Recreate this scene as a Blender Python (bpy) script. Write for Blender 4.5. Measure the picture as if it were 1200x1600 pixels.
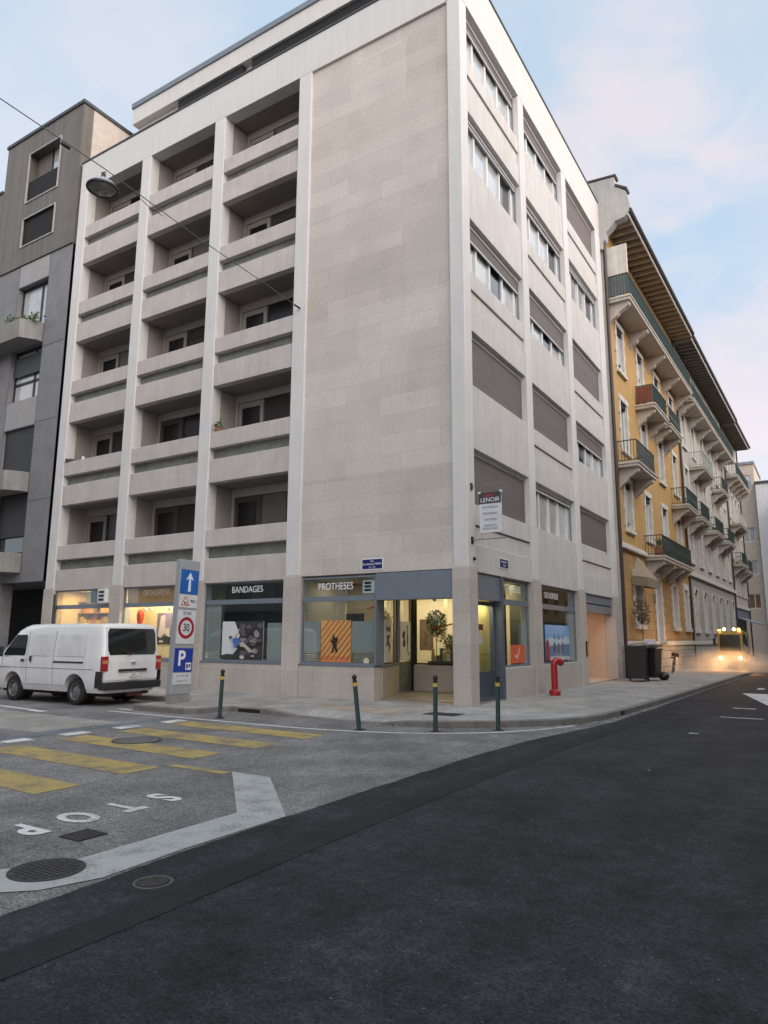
import bpy, bmesh, math, random
from mathutils import Vector, Matrix
random.seed(7)
R = math.radians
for o in list(bpy.data.objects): bpy.data.objects.remove(o)
S = bpy.context.scene
COL = S.collection
# ---------------------------------------------------------------- camera
def set_camera():
    yaw, pitch, roll = 0.559195834, 0.177416844, 0.00488620246
    cy, sy, cp, sp = math.cos(yaw), math.sin(yaw), math.cos(pitch), math.sin(pitch)
    f = Vector((-sy*cp, cy*cp, sp)); r = Vector((cy, sy, 0)); u = r.cross(f)
    cr, sr = math.cos(roll), math.sin(roll)
    r2 = r*cr+u*sr; u2 = -r*sr+u*cr
    cam = bpy.data.objects.new('camera', bpy.data.cameras.new('camera')); COL.objects.link(cam)
    m = Matrix((r2, u2, -f)).transposed().to_4x4(); m.translation = Vector((7.28, -15.50, 1.68))
    cam.matrix_world = m
    cam.data.sensor_fit = 'VERTICAL'; cam.data.sensor_height = 36; cam.data.lens = 36*1100.6/1600
    cam.data.clip_start = .1; cam.data.clip_end = 2000
    S.camera = cam
set_camera()
S.render.resolution_x, S.render.resolution_y = 768, 1024
S.view_settings.view_transform = 'Standard'; S.view_settings.look = 'None'
S.view_settings.exposure = 0.12; S.view_settings.gamma = 1
# ---------------------------------------------------------------- world: dusk sky with thin cloud
SUN_EL, SUN_AZ = R(34), R(106)
def make_world():
    w = bpy.data.worlds.new('World'); S.world = w; w.use_nodes = True
    nt = w.node_tree; N = nt.nodes; L = nt.links; N.clear()
    out = N.new('ShaderNodeOutputWorld'); bg = N.new('ShaderNodeBackground'); bg2 = N.new('ShaderNodeBackground')
    sky = N.new('ShaderNodeTexSky'); sky.sky_type = 'NISHITA'; sky.sun_disc = False
    sky.sun_elevation = SUN_EL; sky.sun_rotation = SUN_AZ; sky.altitude = 400; sky.air_density = 1.0; sky.dust_density = 2.5
    L.new(sky.outputs[0], bg.inputs[0]); bg.inputs[1].default_value = .05
    tc = N.new('ShaderNodeTexCoord'); sep = N.new('ShaderNodeSeparateXYZ'); L.new(tc.outputs['Generated'], sep.inputs[0])
    # flatten the cloud layer towards the horizon
    zz = N.new('ShaderNodeMath'); zz.operation = 'ADD'; zz.inputs[1].default_value = .35; L.new(sep.outputs[2], zz.inputs[0])
    zc = N.new('ShaderNodeMath'); zc.operation = 'MAXIMUM'; zc.inputs[1].default_value = .12; L.new(zz.outputs[0], zc.inputs[0])
    dx = N.new('ShaderNodeMath'); dx.operation = 'DIVIDE'; L.new(sep.outputs[0], dx.inputs[0]); L.new(zc.outputs[0], dx.inputs[1])
    dy = N.new('ShaderNodeMath'); dy.operation = 'DIVIDE'; L.new(sep.outputs[1], dy.inputs[0]); L.new(zc.outputs[0], dy.inputs[1])
    cmb = N.new('ShaderNodeCombineXYZ'); L.new(dx.outputs[0], cmb.inputs[0]); L.new(dy.outputs[0], cmb.inputs[1])
    n1 = N.new('ShaderNodeTexNoise'); n1.inputs['Scale'].default_value = 2.3; n1.inputs['Detail'].default_value = 7; n1.inputs['Roughness'].default_value = .5
    n1.inputs['Distortion'].default_value = .6
    n2 = N.new('ShaderNodeTexNoise'); n2.inputs['Scale'].default_value = 1.1; n2.inputs['Detail'].default_value = 3
    mp = N.new('ShaderNodeMapping'); mp.inputs['Location'].default_value = (3.6, 7.1, 0); mp.inputs['Scale'].default_value = (1.0, 1.7, 1)
    L.new(cmb.outputs[0], mp.inputs[0]); L.new(cmb.outputs[0], n1.inputs['Vector']); L.new(mp.outputs[0], n2.inputs['Vector'])
    r1 = N.new('ShaderNodeValToRGB'); e = r1.color_ramp.elements
    e[0].position = .38; e[0].color = (.55, .71, .85, 1); e[1].position = .64; e[1].color = (.75, .79, .85, 1)
    m = e.new(.50); m.color = (.62, .735, .85, 1)
    n3 = N.new('ShaderNodeTexNoise'); n3.inputs['Scale'].default_value = 7.5; n3.inputs['Detail'].default_value = 6; n3.inputs['Distortion'].default_value = .8; L.new(cmb.outputs[0], n3.inputs['Vector'])
    s3 = N.new('ShaderNodeMath'); s3.operation = 'MULTIPLY_ADD'; s3.inputs[1].default_value = .30; L.new(n3.outputs[0], s3.inputs[0]); L.new(n1.outputs[0], s3.inputs[2])
    s4 = N.new('ShaderNodeMath'); s4.operation = 'SUBTRACT'; s4.inputs[1].default_value = .15; L.new(s3.outputs[0], s4.inputs[0]); L.new(s4.outputs[0], r1.inputs[0])
    # pink afterglow low in the sky
    r2 = N.new('ShaderNodeValToRGB'); e = r2.color_ramp.elements
    e[0].position = .46; e[0].color = (0, 0, 0, 1); e[1].position = .62; e[1].color = (1, 1, 1, 1); L.new(n2.outputs[0], r2.inputs[0])
    lo = N.new('ShaderNodeMapRange'); lo.inputs[1].default_value = .75; lo.inputs[2].default_value = .15; L.new(sep.outputs[2], lo.inputs[0])
    pm = N.new('ShaderNodeMath'); pm.operation = 'MULTIPLY'; L.new(r2.outputs[0], pm.inputs[0]); L.new(lo.outputs[0], pm.inputs[1])
    mx = N.new('ShaderNodeMixRGB'); L.new(pm.outputs[0], mx.inputs[0]); L.new(r1.outputs[0], mx.inputs[1]); mx.inputs[2].default_value = (.93, .78, .77, 1)
    for k_, (dv, w0, amt) in enumerate((((-0.1768, 0.8032, 0.5688), .980, .55), ((-0.0522, 0.9704, 0.2359), .965, .6))):   # two low clouds catch the afterglow
        dd = N.new('ShaderNodeVectorMath'); dd.operation = 'DOT_PRODUCT'; L.new(tc.outputs['Generated'], dd.inputs[0]); dd.inputs[1].default_value = dv
        nz_ = N.new('ShaderNodeMath'); nz_.operation = 'MULTIPLY_ADD'; nz_.inputs[1].default_value = .05; L.new(n3.outputs[0], nz_.inputs[0]); L.new(dd.outputs['Value'], nz_.inputs[2])
        mk = N.new('ShaderNodeMapRange'); mk.interpolation_type = 'SMOOTHSTEP'; mk.inputs[1].default_value = w0+.03; mk.inputs[2].default_value = 1.028; mk.inputs[4].default_value = amt; L.new(nz_.outputs[0], mk.inputs[0])
        m_ = N.new('ShaderNodeMixRGB'); L.new(mk.outputs[0], m_.inputs[0]); L.new(mx.outputs[0], m_.inputs[1]); m_.inputs[2].default_value = (.97, .83, .82, 1); mx = m_
    # the bright evening half of the sky stands behind the photographer
    dt = N.new('ShaderNodeVectorMath'); dt.operation = 'DOT_PRODUCT'; L.new(tc.outputs['Generated'], dt.inputs[0]); dt.inputs[1].default_value = (.93, -.36, 0)
    gl = N.new('ShaderNodeMapRange'); gl.inputs[1].default_value = -.25; gl.inputs[2].default_value = .8; gl.inputs[3].default_value = .80; gl.inputs[4].default_value = 2.6
    L.new(dt.outputs['Value'], gl.inputs[0])
    wf = N.new('ShaderNodeMapRange'); wf.inputs[1].default_value = -.3; wf.inputs[2].default_value = .5; L.new(dt.outputs['Value'], wf.inputs[0])
    wm = N.new('ShaderNodeMixRGB'); wm.blend_type = 'MULTIPLY'; L.new(wf.outputs[0], wm.inputs[0]); L.new(mx.outputs[0], wm.inputs[1]); wm.inputs[2].default_value = (1.18, 1.02, .88, 1)
    L.new(wm.outputs[0], bg2.inputs[0]); L.new(gl.outputs[0], bg2.inputs[1])
    ad = N.new('ShaderNodeAddShader'); L.new(bg.outputs[0], ad.inputs[0]); L.new(bg2.outputs[0], ad.inputs[1]); L.new(ad.outputs[0], out.inputs[0])
make_world()
sl = bpy.data.lights.new('sun', 'SUN'); sl.energy = 1.3; sl.angle = R(50); sl.color = (1, .93, .87)
so = bpy.data.objects.new('sun', sl); COL.objects.link(so)
so.rotation_euler = Vector((math.sin(SUN_AZ)*math.cos(SUN_EL), math.cos(SUN_AZ)*math.cos(SUN_EL), math.sin(SUN_EL))).to_track_quat('Z', 'Y').to_euler()
try:
    S.cycles.volume_bounces = 0; S.cycles.max_bounces = 8; S.cycles.transparent_max_bounces = 12
except Exception: pass
# ---------------------------------------------------------------- materials
MATS = {}
def mat(name, col, rough=.7, var=.12, nscale=3.0, bump=.0, bscale=40, metal=0, spec=.5, var2=.0, streak=0, emit=None, estr=0, coat=0, alpha=None):
    if name in MATS: return MATS[name]
    m = bpy.data.materials.new(name); m.use_nodes = True; MATS[name] = m
    nt = m.node_tree; N = nt.nodes; L = nt.links; b = N['Principled BSDF']
    b.inputs['Roughness'].default_value = rough; b.inputs['Metallic'].default_value = metal
    b.inputs['Specular IOR Level'].default_value = spec
    if coat: b.inputs['Coat Weight'].default_value = coat; b.inputs['Coat Roughness'].default_value = .08
    tc = N.new('ShaderNodeTexCoord')
    n = N.new('ShaderNodeTexNoise'); n.inputs['Scale'].default_value = nscale; n.inputs['Detail'].default_value = 7; n.inputs['Roughness'].default_value = .62
    L.new(tc.outputs['Object'], n.inputs['Vector'])
    mr = N.new('ShaderNodeMapRange'); mr.inputs[1].default_value = .3; mr.inputs[2].default_value = .7
    mr.inputs[3].default_value = 1-var; mr.inputs[4].default_value = 1+var; L.new(n.outputs[0], mr.inputs[0])
    last = mr.outputs[0]
    if var2:
        n2 = N.new('ShaderNodeTexNoise'); n2.inputs['Scale'].default_value = bscale; n2.inputs['Detail'].default_value = 3; L.new(tc.outputs['Object'], n2.inputs['Vector'])
        m2 = N.new('ShaderNodeMapRange'); m2.inputs[1].default_value = .3; m2.inputs[2].default_value = .7; m2.inputs[3].default_value = 1-var2; m2.inputs[4].default_value = 1+var2
        L.new(n2.outputs[0], m2.inputs[0]); mm = N.new('ShaderNodeMath'); mm.operation = 'MULTIPLY'; L.new(last, mm.inputs[0]); L.new(m2.outputs[0], mm.inputs[1]); last = mm.outputs[0]
    if streak:   # vertical rain streaks
        mp = N.new('ShaderNodeMapping'); mp.inputs['Scale'].default_value = (3.5, 3.5, .22); L.new(tc.outputs['Object'], mp.inputs[0])
        n3 = N.new('ShaderNodeTexNoise'); n3.inputs['Scale'].default_value = 2.2; n3.inputs['Detail'].default_value = 5; L.new(mp.outputs[0], n3.inputs['Vector'])
        m3 = N.new('ShaderNodeMapRange'); m3.inputs[1].default_value = .35; m3.inputs[2].default_value = .7; m3.inputs[3].default_value = 1+streak*.4; m3.inputs[4].default_value = 1-streak
        L.new(n3.outputs[0], m3.inputs[0]); mm = N.new('ShaderNodeMath'); mm.operation = 'MULTIPLY'; L.new(last, mm.inputs[0]); L.new(m3.outputs[0], mm.inputs[1]); last = mm.outputs[0]
    sc = N.new('ShaderNodeVectorMath'); sc.operation = 'SCALE'; sc.inputs[0].default_value = col; L.new(last, sc.inputs['Scale'])
    L.new(sc.outputs[0], b.inputs['Base Color'])
    if bump:
        nb = N.new('ShaderNodeTexNoise'); nb.inputs['Scale'].default_value = bscale; nb.inputs['Detail'].default_value = 4; L.new(tc.outputs['Object'], nb.inputs['Vector'])
        bp = N.new('ShaderNodeBump'); bp.inputs['Strength'].default_value = bump; bp.inputs['Distance'].default_value = .02
        L.new(nb.outputs[0], bp.inputs['Height']); L.new(bp.outputs[0], b.inputs['Normal'])
    if emit:
        b.inputs['Emission Color'].default_value = (*emit, 1); b.inputs['Emission Strength'].default_value = estr
    m['_last'] = 0
    return m
def slab_mat(name, col, bw, bh, mortar, mcol, cvar, speck=.08, offset=.5, squash=1.0, rough=.8, bump=.3, streak=0, pits=False, two=False):
    """stone cladding: courses follow (x+y, z) so it works round corners"""
    m = bpy.data.materials.new(name); m.use_nodes = True; MATS[name] = m
    nt = m.node_tree; N = nt.nodes; L = nt.links; b = N['Principled BSDF']; b.inputs['Roughness'].default_value = rough
    b.inputs['Specular IOR Level'].default_value = .25
    tc = N.new('ShaderNodeTexCoord'); sp = N.new('ShaderNodeSeparateXYZ'); L.new(tc.outputs['Object'], sp.inputs[0])
    ad = N.new('ShaderNodeMath'); L.new(sp.outputs[0], ad.inputs[0]); L.new(sp.outputs[1], ad.inputs[1])
    cb = N.new('ShaderNodeCombineXYZ'); L.new(ad.outputs[0], cb.inputs[0]); L.new(sp.outputs[2], cb.inputs[1])
    def brick(w, h, mo, off, c1, c2, cm, loc):
        mp = N.new('ShaderNodeMapping'); mp.inputs['Location'].default_value = loc; L.new(cb.outputs[0], mp.inputs[0])
        t = N.new('ShaderNodeTexBrick'); t.inputs['Scale'].default_value = 1; t.inputs['Brick Width'].default_value = w; t.inputs['Row Height'].default_value = h
        t.inputs['Mortar Size'].default_value = mo; t.inputs['Mortar Smooth'].default_value = .3; t.offset = off; t.offset_frequency = 2; t.squash = squash
        t.inputs['Color1'].default_value = (*c1, 1); t.inputs['Color2'].default_value = (*c2, 1); t.inputs['Mortar'].default_value = (*cm, 1)
        L.new(mp.outputs[0], t.inputs['Vector']); return t
    c1 = tuple(c*(1-cvar) for c in col); c2 = tuple(min(1, c*(1+cvar)) for c in col)
    t = brick(bw, bh, mortar, offset, c1, c2, mcol, (0, 0, 0)); last = t.outputs[0]; hgt = t.outputs['Fac']
    if two:
        g = 1.0
        t2 = brick(bw*2.3, bh*3, 0, .37, (g*.94, g*.915, g*.895), (g*1.07, g*1.07, g*1.065), (1, 1, 1), (1.7, .45, 0))
        mm = N.new('ShaderNodeMixRGB'); mm.blend_type = 'MULTIPLY'; mm.inputs[0].default_value = 1; L.new(last, mm.inputs[1]); L.new(t2.outputs[0], mm.inputs[2]); last = mm.outputs[0]
    def mul(fac):
        nonlocal last
        v = N.new('ShaderNodeVectorMath'); v.operation = 'SCALE'; L.new(last, v.inputs[0]); L.new(fac, v.inputs['Scale']); last = v.outputs[0]
    def noise(scale, lo, hi, a=.3, z=.7, det=6, mapping=None):
        n = N.new('ShaderNodeTexNoise'); n.inputs['Scale'].default_value = scale; n.inputs['Detail'].default_value = det
        if mapping:
            mp = N.new('ShaderNodeMapping'); mp.inputs['Scale'].default_value = mapping; L.new(tc.outputs['Object'], mp.inputs[0]); L.new(mp.outputs[0], n.inputs['Vector'])
        else: L.new(tc.outputs['Object'], n.inputs['Vector'])
        mr = N.new('ShaderNodeMapRange'); mr.inputs[1].default_value = a; mr.inputs[2].default_value = z; mr.inputs[3].default_value = lo; mr.inputs[4].default_value = hi
        L.new(n.outputs[0], mr.inputs[0]); return mr.outputs[0]
    mul(noise(.8, 1.07, .93)); mul(noise(14, 1-speck, 1+speck)); mul(noise(60, 1-speck, 1+speck, det=2))
    if streak: mul(noise(2.0, 1+streak*.3, 1-streak, .38, .72, mapping=(3, 3, .2)))
    if pits:
        v = N.new('ShaderNodeTexNoise'); v.inputs['Scale'].default_value = 9; v.inputs['Detail'].default_value = 8; v.inputs['Roughness'].default_value = .75; L.new(tc.outputs['Object'], v.inputs['Vector'])
        rr = N.new('ShaderNodeMapRange'); rr.inputs[1].default_value = .64; rr.inputs[2].default_value = .70; rr.inputs[3].default_value = 1; rr.inputs[4].default_value = .55
        L.new(v.outputs[0], rr.inputs[0]); mul(rr.outputs[0])
    L.new(last, b.inputs['Base Color'])
    bp = N.new('ShaderNodeBump'); bp.inputs['Strength'].default_value = bump; bp.inputs['Distance'].default_value = .01; bp.invert = True
    L.new(hgt, bp.inputs['Height'])
    nb = N.new('ShaderNodeTexNoise'); nb.inputs['Scale'].default_value = 70; L.new(tc.outputs['Object'], nb.inputs['Vector'])
    b2 = N.new('ShaderNodeBump'); b2.inputs['Strength'].default_value = .25; b2.inputs['Distance'].default_value = .01; L.new(nb.outputs[0], b2.inputs['Height']); L.new(bp.outputs[0], b2.inputs['Normal'])
    L.new(b2.outputs[0], b.inputs['Normal'])
    return m
def wave_mat(name, col, period, depth=.3, axis='Z', rough=.6, dark=.75, var=.06, metal=0):
    """slats / boards across one axis"""
    m = mat(name, col, rough=rough, var=var, nscale=2, metal=metal)
    nt = m.node_tree; N = nt.nodes; L = nt.links; b = N['Principled BSDF']
    tc = N.new('ShaderNodeTexCoord'); sp = N.new('ShaderNodeSeparateXYZ'); L.new(tc.outputs['Object'], sp.inputs[0])
    if axis == 'XY':
        a = N.new('ShaderNodeMath'); L.new(sp.outputs[0], a.inputs[0]); L.new(sp.outputs[1], a.inputs[1]); src = a.outputs[0]
    else: src = sp.outputs['XYZ'.index(axis)]
    d = N.new('ShaderNodeMath'); d.operation = 'DIVIDE'; d.inputs[1].default_value = period; L.new(src, d.inputs[0])
    fr = N.new('ShaderNodeMath'); fr.operation = 'FRACT'; L.new(d.outputs[0], fr.inputs[0])
    rp = N.new('ShaderNodeValToRGB'); e = rp.color_ramp.elements; e[0].position = 0; e[0].color = (dark, dark, dark, 1); e[1].position = .16; e[1].color = (1, 1, 1, 1)
    x = e.new(.9); x.color = (1, 1, 1, 1); x = e.new(1.0); x.color = (dark, dark, dark, 1)
    L.new(fr.outputs[0], rp.inputs[0])
    fl = N.new('ShaderNodeMath'); fl.operation = 'FLOOR'; L.new(d.outputs[0], fl.inputs[0])
    wn = N.new('ShaderNodeTexWhiteNoise'); wn.noise_dimensions = '1D'; L.new(fl.outputs[0], wn.inputs['W'])
    mr = N.new('ShaderNodeMapRange'); mr.inputs[3].default_value = 1-var; mr.inputs[4].default_value = 1+var; L.new(wn.outputs['Value'], mr.inputs[0])
    old = b.inputs['Base Color'].links[0].from_socket
    mm = N.new('ShaderNodeMixRGB'); mm.blend_type = 'MULTIPLY'; mm.inputs[0].default_value = 1; L.new(old, mm.inputs[1]); L.new(rp.outputs[0], mm.inputs[2])
    v = N.new('ShaderNodeVectorMath'); v.operation = 'SCALE'; L.new(mm.outputs[0], v.inputs[0]); L.new(mr.outputs[0], v.inputs['Scale']); L.new(v.outputs[0], b.inputs['Base Color'])
    bp = N.new('ShaderNodeBump'); bp.inputs['Strength'].default_value = depth; bp.inputs['Distance'].default_value = .01; L.new(rp.outputs[0], bp.inputs['Height']); L.new(bp.outputs[0], b.inputs['Normal'])
    return m
def glass_mat(name, tint=(.9, .95, .95), rough=.02, trans=1.0, refl=1.0):
    """thin clear pane: sees through, mirrors more at grazing angles"""
    m = bpy.data.materials.new(name); m.use_nodes = True; MATS[name] = m
    nt = m.node_tree; N = nt.nodes; L = nt.links; N.clear()
    out = N.new('ShaderNodeOutputMaterial'); tr = N.new('ShaderNodeBsdfTransparent'); tr.inputs[0].default_value = (*tint, 1)
    gl = N.new('ShaderNodeBsdfGlossy'); gl.inputs['Roughness'].default_value = rough; gl.inputs[0].default_value = (.95, .97, 1, 1)
    lw = N.new('ShaderNodeLayerWeight'); lw.inputs[0].default_value = .5
    pw = N.new('ShaderNodeMath'); pw.operation = 'POWER'; pw.inputs[1].default_value = 4.0; L.new(lw.outputs['Facing'], pw.inputs[0])
    mu = N.new('ShaderNodeMath'); mu.operation = 'MULTIPLY_ADD'; mu.inputs[1].default_value = .8*refl; mu.inputs[2].default_value = .05*refl; mu.use_clamp = True; L.new(pw.outputs[0], mu.inputs[0])
    mx = N.new('ShaderNodeMixShader'); L.new(mu.outputs[0], mx.inputs[0]); L.new(tr.outputs[0], mx.inputs[1]); L.new(gl.outputs[0], mx.inputs[2]); L.new(mx.outputs[0], out.inputs[0])
    return m
def road_mat(name, col, agg=.35, patch=.12, cracks=False, rough=.85, tracks=False):
    m = bpy.data.materials.new(name); m.use_nodes = True; MATS[name] = m
    nt = m.node_tree; N = nt.nodes; L = nt.links; b = N['Principled BSDF']; b.inputs['Roughness'].default_value = rough; b.inputs['Specular IOR Level'].default_value = .2
    tc = N.new('ShaderNodeTexCoord'); O = tc.outputs['Object']
    def noise(scale, lo, hi, a=.3, z=.7, det=4, mp=None):
        n = N.new('ShaderNodeTexNoise'); n.inputs['Scale'].default_value = scale; n.inputs['Detail'].default_value = det; n.inputs['Roughness'].default_value = .6
        if mp:
            q = N.new('ShaderNodeMapping'); q.inputs['Scale'].default_value = mp; L.new(O, q.inputs[0]); L.new(q.outputs[0], n.inputs['Vector'])
        else: L.new(O, n.inputs['Vector'])
        r = N.new('ShaderNodeMapRange'); r.inputs[1].default_value = a; r.inputs[2].default_value = z; r.inputs[3].default_value = lo; r.inputs[4].default_value = hi; L.new(n.outputs[0], r.inputs[0]); return r.outputs[0], n.outputs[0]
    vo = N.new('ShaderNodeTexVoronoi'); vo.inputs['Scale'].default_value = 75; L.new(O, vo.inputs['Vector'])
    sepc = N.new('ShaderNodeSeparateColor'); L.new(vo.outputs['Color'], sepc.inputs[0])
    mr = N.new('ShaderNodeMapRange'); mr.inputs[3].default_value = 1-agg; mr.inputs[4].default_value = 1+agg; L.new(sepc.outputs[0], mr.inputs[0])
    facs = [mr.outputs[0], noise(.55, 1-patch, 1+patch)[0], noise(4.5, 1-patch*.6, 1+patch*.6)[0], noise(190, .8, 1.2, det=2)[0]]
    if tracks: facs += [noise(1.3, .84, 1.18, mp=(1.3, .07, 1))[0], noise(1.7, .80, 1.25, .38, .66, 8)[0], noise(9, .88, 1.14, .35, .65, 5)[0]]
    else: facs += [noise(1.1, .86, 1.08, .40, .60, 9)[0], noise(12, .90, 1.10, .35, .65, 4)[0]]
    # sparse pale chips
    v2 = N.new('ShaderNodeTexVoronoi'); v2.inputs['Scale'].default_value = 26 if tracks else 60; L.new(O, v2.inputs['Vector'])
    s2 = N.new('ShaderNodeSeparateColor'); L.new(v2.outputs['Color'], s2.inputs[0])
    g1 = N.new('ShaderNodeMath'); g1.operation = 'GREATER_THAN'; g1.inputs[1].default_value = .90; L.new(s2.outputs[1], g1.inputs[0])
    g2 = N.new('ShaderNodeMath'); g2.operation = 'LESS_THAN'; g2.inputs[1].default_value = .16 if tracks else .3; L.new(v2.outputs['Distance'], g2.inputs[0])
    g3 = N.new('ShaderNodeMath'); g3.operation = 'MULTIPLY'; L.new(g1.outputs[0], g3.inputs[0]); L.new(g2.outputs[0], g3.inputs[1])
    g4 = N.new('ShaderNodeMath'); g4.operation = 'MULTIPLY_ADD'; g4.inputs[1].default_value = 2.6 if tracks else .6; g4.inputs[2].default_value = 1; L.new(g3.outputs[0], g4.inputs[0])
    facs.append(g4.outputs[0])
    last = facs[0]
    for q in facs[1:]:
        mm = N.new('ShaderNodeMath'); mm.operation = 'MULTIPLY'; L.new(last, mm.inputs[0]); L.new(q, mm.inputs[1]); last = mm.outputs[0]
    if cracks:
        vc = N.new('ShaderNodeTexVoronoi'); vc.feature = 'DISTANCE_TO_EDGE'; vc.inputs['Scale'].default_value = .28
        nz = N.new('ShaderNodeTexNoise'); nz.inputs['Scale'].default_value = 3; L.new(O, nz.inputs['Vector'])
        mxv = N.new('ShaderNodeMixRGB'); mxv.inputs[0].default_value = .12; L.new(O, mxv.inputs[1]); L.new(nz.outputs['Color'], mxv.inputs[2]); L.new(mxv.outputs[0], vc.inputs['Vector'])
        cr = N.new('ShaderNodeMapRange'); cr.inputs[1].default_value = 0; cr.inputs[2].default_value = .006; cr.inputs[3].default_value = .82; cr.inputs[4].default_value = 1; L.new(vc.outputs['Distance'], cr.inputs[0])
        mm = N.new('ShaderNodeMath'); mm.operation = 'MULTIPLY'; L.new(last, mm.inputs[0]); L.new(cr.outputs[0], mm.inputs[1]); last = mm.outputs[0]
    sc = N.new('ShaderNodeVectorMath'); sc.operation = 'SCALE'; sc.inputs[0].default_value = col; L.new(last, sc.inputs['Scale']); L.new(sc.outputs[0], b.inputs['Base Color'])
    bp = N.new('ShaderNodeBump'); bp.inputs['Strength'].default_value = .5; bp.inputs['Distance'].default_value = .006; L.new(vo.outputs['Distance'], bp.inputs['Height']); L.new(bp.outputs[0], b.inputs['Normal'])
    return m
def paint_mat(name, col, wear=.5, under=(.10, .10, .105)):
    m = bpy.data.materials.new(name); m.use_nodes = True; MATS[name] = m
    nt = m.node_tree; N = nt.nodes; L = nt.links; b = N['Principled BSDF']; b.inputs['Roughness'].default_value = .8; b.inputs['Specular IOR Level'].default_value = .3
    tc = N.new('ShaderNodeTexCoord'); O = tc.outputs['Object']
    def ns(s, d, r=.65):
        n = N.new('ShaderNodeTexNoise'); n.inputs['Scale'].default_value = s; n.inputs['Detail'].default_value = d; n.inputs['Roughness'].default_value = r; L.new(O, n.inputs['Vector']); return n.outputs[0]
    a = ns(2.2, 6); c = ns(55, 3); ad = N.new('ShaderNodeMath'); ad.operation = 'MULTIPLY_ADD'; ad.inputs[1].default_value = .75; L.new(c, ad.inputs[0]); L.new(a, ad.inputs[2])
    mr = N.new('ShaderNodeMapRange'); mr.inputs[1].default_value = .80+.10*(1-wear); mr.inputs[2].default_value = 1.05+.1*(1-wear); mr.inputs[4].default_value = .85; L.new(ad.outputs[0], mr.inputs[0])
    mx = N.new('ShaderNodeMixRGB'); L.new(mr.outputs[0], mx.inputs[0]); mx.inputs[1].default_value = (*col, 1); mx.inputs[2].default_value = (*under, 1)
    L.new(mx.outputs[0], b.inputs['Base Color'])
    bp = N.new('ShaderNodeBump'); bp.inputs['Strength'].default_value = .4; bp.inputs['Distance'].default_value = .005; L.new(ns(120, 2), bp.inputs['Height']); L.new(bp.outputs[0], b.inputs['Normal'])
    return m
M_WALL = slab_mat('limestone_cladding', (.53, .490, .455), 1.85, .545, .006, (.43, .39, .36), .065, speck=.07, offset=.37, pits=True, two=True, bump=.15)
M_PIL = mat('pillar_render', (.62, .605, .595), rough=.8, var=.05, nscale=1.2, bump=.15, bscale=60, var2=.03, streak=.04)
M_SPAN = mat('precast_spandrel', (.50, .455, .43), rough=.85, var=.09, nscale=1.5, bump=.3, bscale=55, var2=.07, streak=.07)
M_SPANR = mat('precast_panel_light', (.56, .535, .515), rough=.85, var=.06, nscale=1.3, bump=.3, bscale=50, var2=.07, streak=.09)
M_BEAM = mat('roof_beam_render', (.60, .585, .565), rough=.85, var=.04, nscale=1, bump=.2, bscale=60, var2=.03, streak=.05)
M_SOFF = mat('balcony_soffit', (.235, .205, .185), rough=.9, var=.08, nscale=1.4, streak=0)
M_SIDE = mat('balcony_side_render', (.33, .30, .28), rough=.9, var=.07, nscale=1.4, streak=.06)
M_GAP = mat('shaded_mottled_render', (.17, .18, .165), rough=.9, var=.3, nscale=2.5, var2=.12, bscale=18)  # greenish mottled render, with the deep recess shade painted into its dark tone
M_STONE = slab_mat('ground_floor_stone', (.47, .425, .39), 3.1, .77, .006, (.36, .33, .30), .04, speck=.06, offset=.5, bump=.2, streak=.06)
M_ALU = mat('blue_grey_metal', (.20, .235, .28), rough=.45, var=.05, metal=.3, streak=.05)
M_FILM = mat('grey_window_film', (.36, .355, .35), rough=.25, var=.06, nscale=1.5, spec=.6)
M_WHITE = mat('white_frame', (.72, .73, .74), rough=.45, var=.04)
M_CAP = mat('dark_roof_cap', (.045, .05, .055), rough=.5, var=.1)
M_ZINC = mat('grey_zinc', (.20, .225, .25), rough=.45, var=.08, metal=.4)
M_SHUT = wave_mat('brown_roller_shutter', (.150, .125, .122), .055, depth=.5, dark=.72, rough=.7)
M_DSHUT = wave_mat('dark_roller_shutter', (.035, .033, .034), .055, depth=.5, dark=.6)
M_GLS = mat('dark_window_glass', (.02, .024, .028), rough=.03, var=.02, spec=1.0, coat=.6)
M_SKYG = mat('sky_pale_window_glass', (.45, .46, .46), rough=.06, var=.12, nscale=2.5, spec=1.0, coat=1.0)  # sky reflection on the panes painted in as a pale base colour
M_CLEAR = glass_mat('clear_glass', refl=1.0)
M_BLACK = mat('black_plastic', (.012, .012, .013), rough=.4, var=.1)
M_RUB = mat('rubber', (.018, .018, .018), rough=.8, var=.2)
M_DARK = mat('dark_void', (.012, .012, .013), rough=.9, var=.1)
M_ROAD = road_mat('worn_asphalt', (.165, .160, .160), agg=.50, patch=.20, cracks=True)
M_NEW = road_mat('fresh_asphalt', (.0235, .0250, .0295), agg=.50, patch=.30, tracks=True, rough=.8)
M_WALK = road_mat('pavement_asphalt', (.30, .292, .282), agg=.22, patch=.10, cracks=True)
M_KERB = mat('granite_kerb', (.165, .155, .145), rough=.85, var=.25, nscale=5, var2=.22, bscale=70, bump=.4)
M_YEL = paint_mat('yellow_road_paint', (.36, .275, .10), wear=.85)
M_WPT = paint_mat('white_road_paint', (.36, .37, .37), wear=.30)
M_WPT2 = paint_mat('white_line_paint', (.58, .58, .58), wear=.35)
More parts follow.
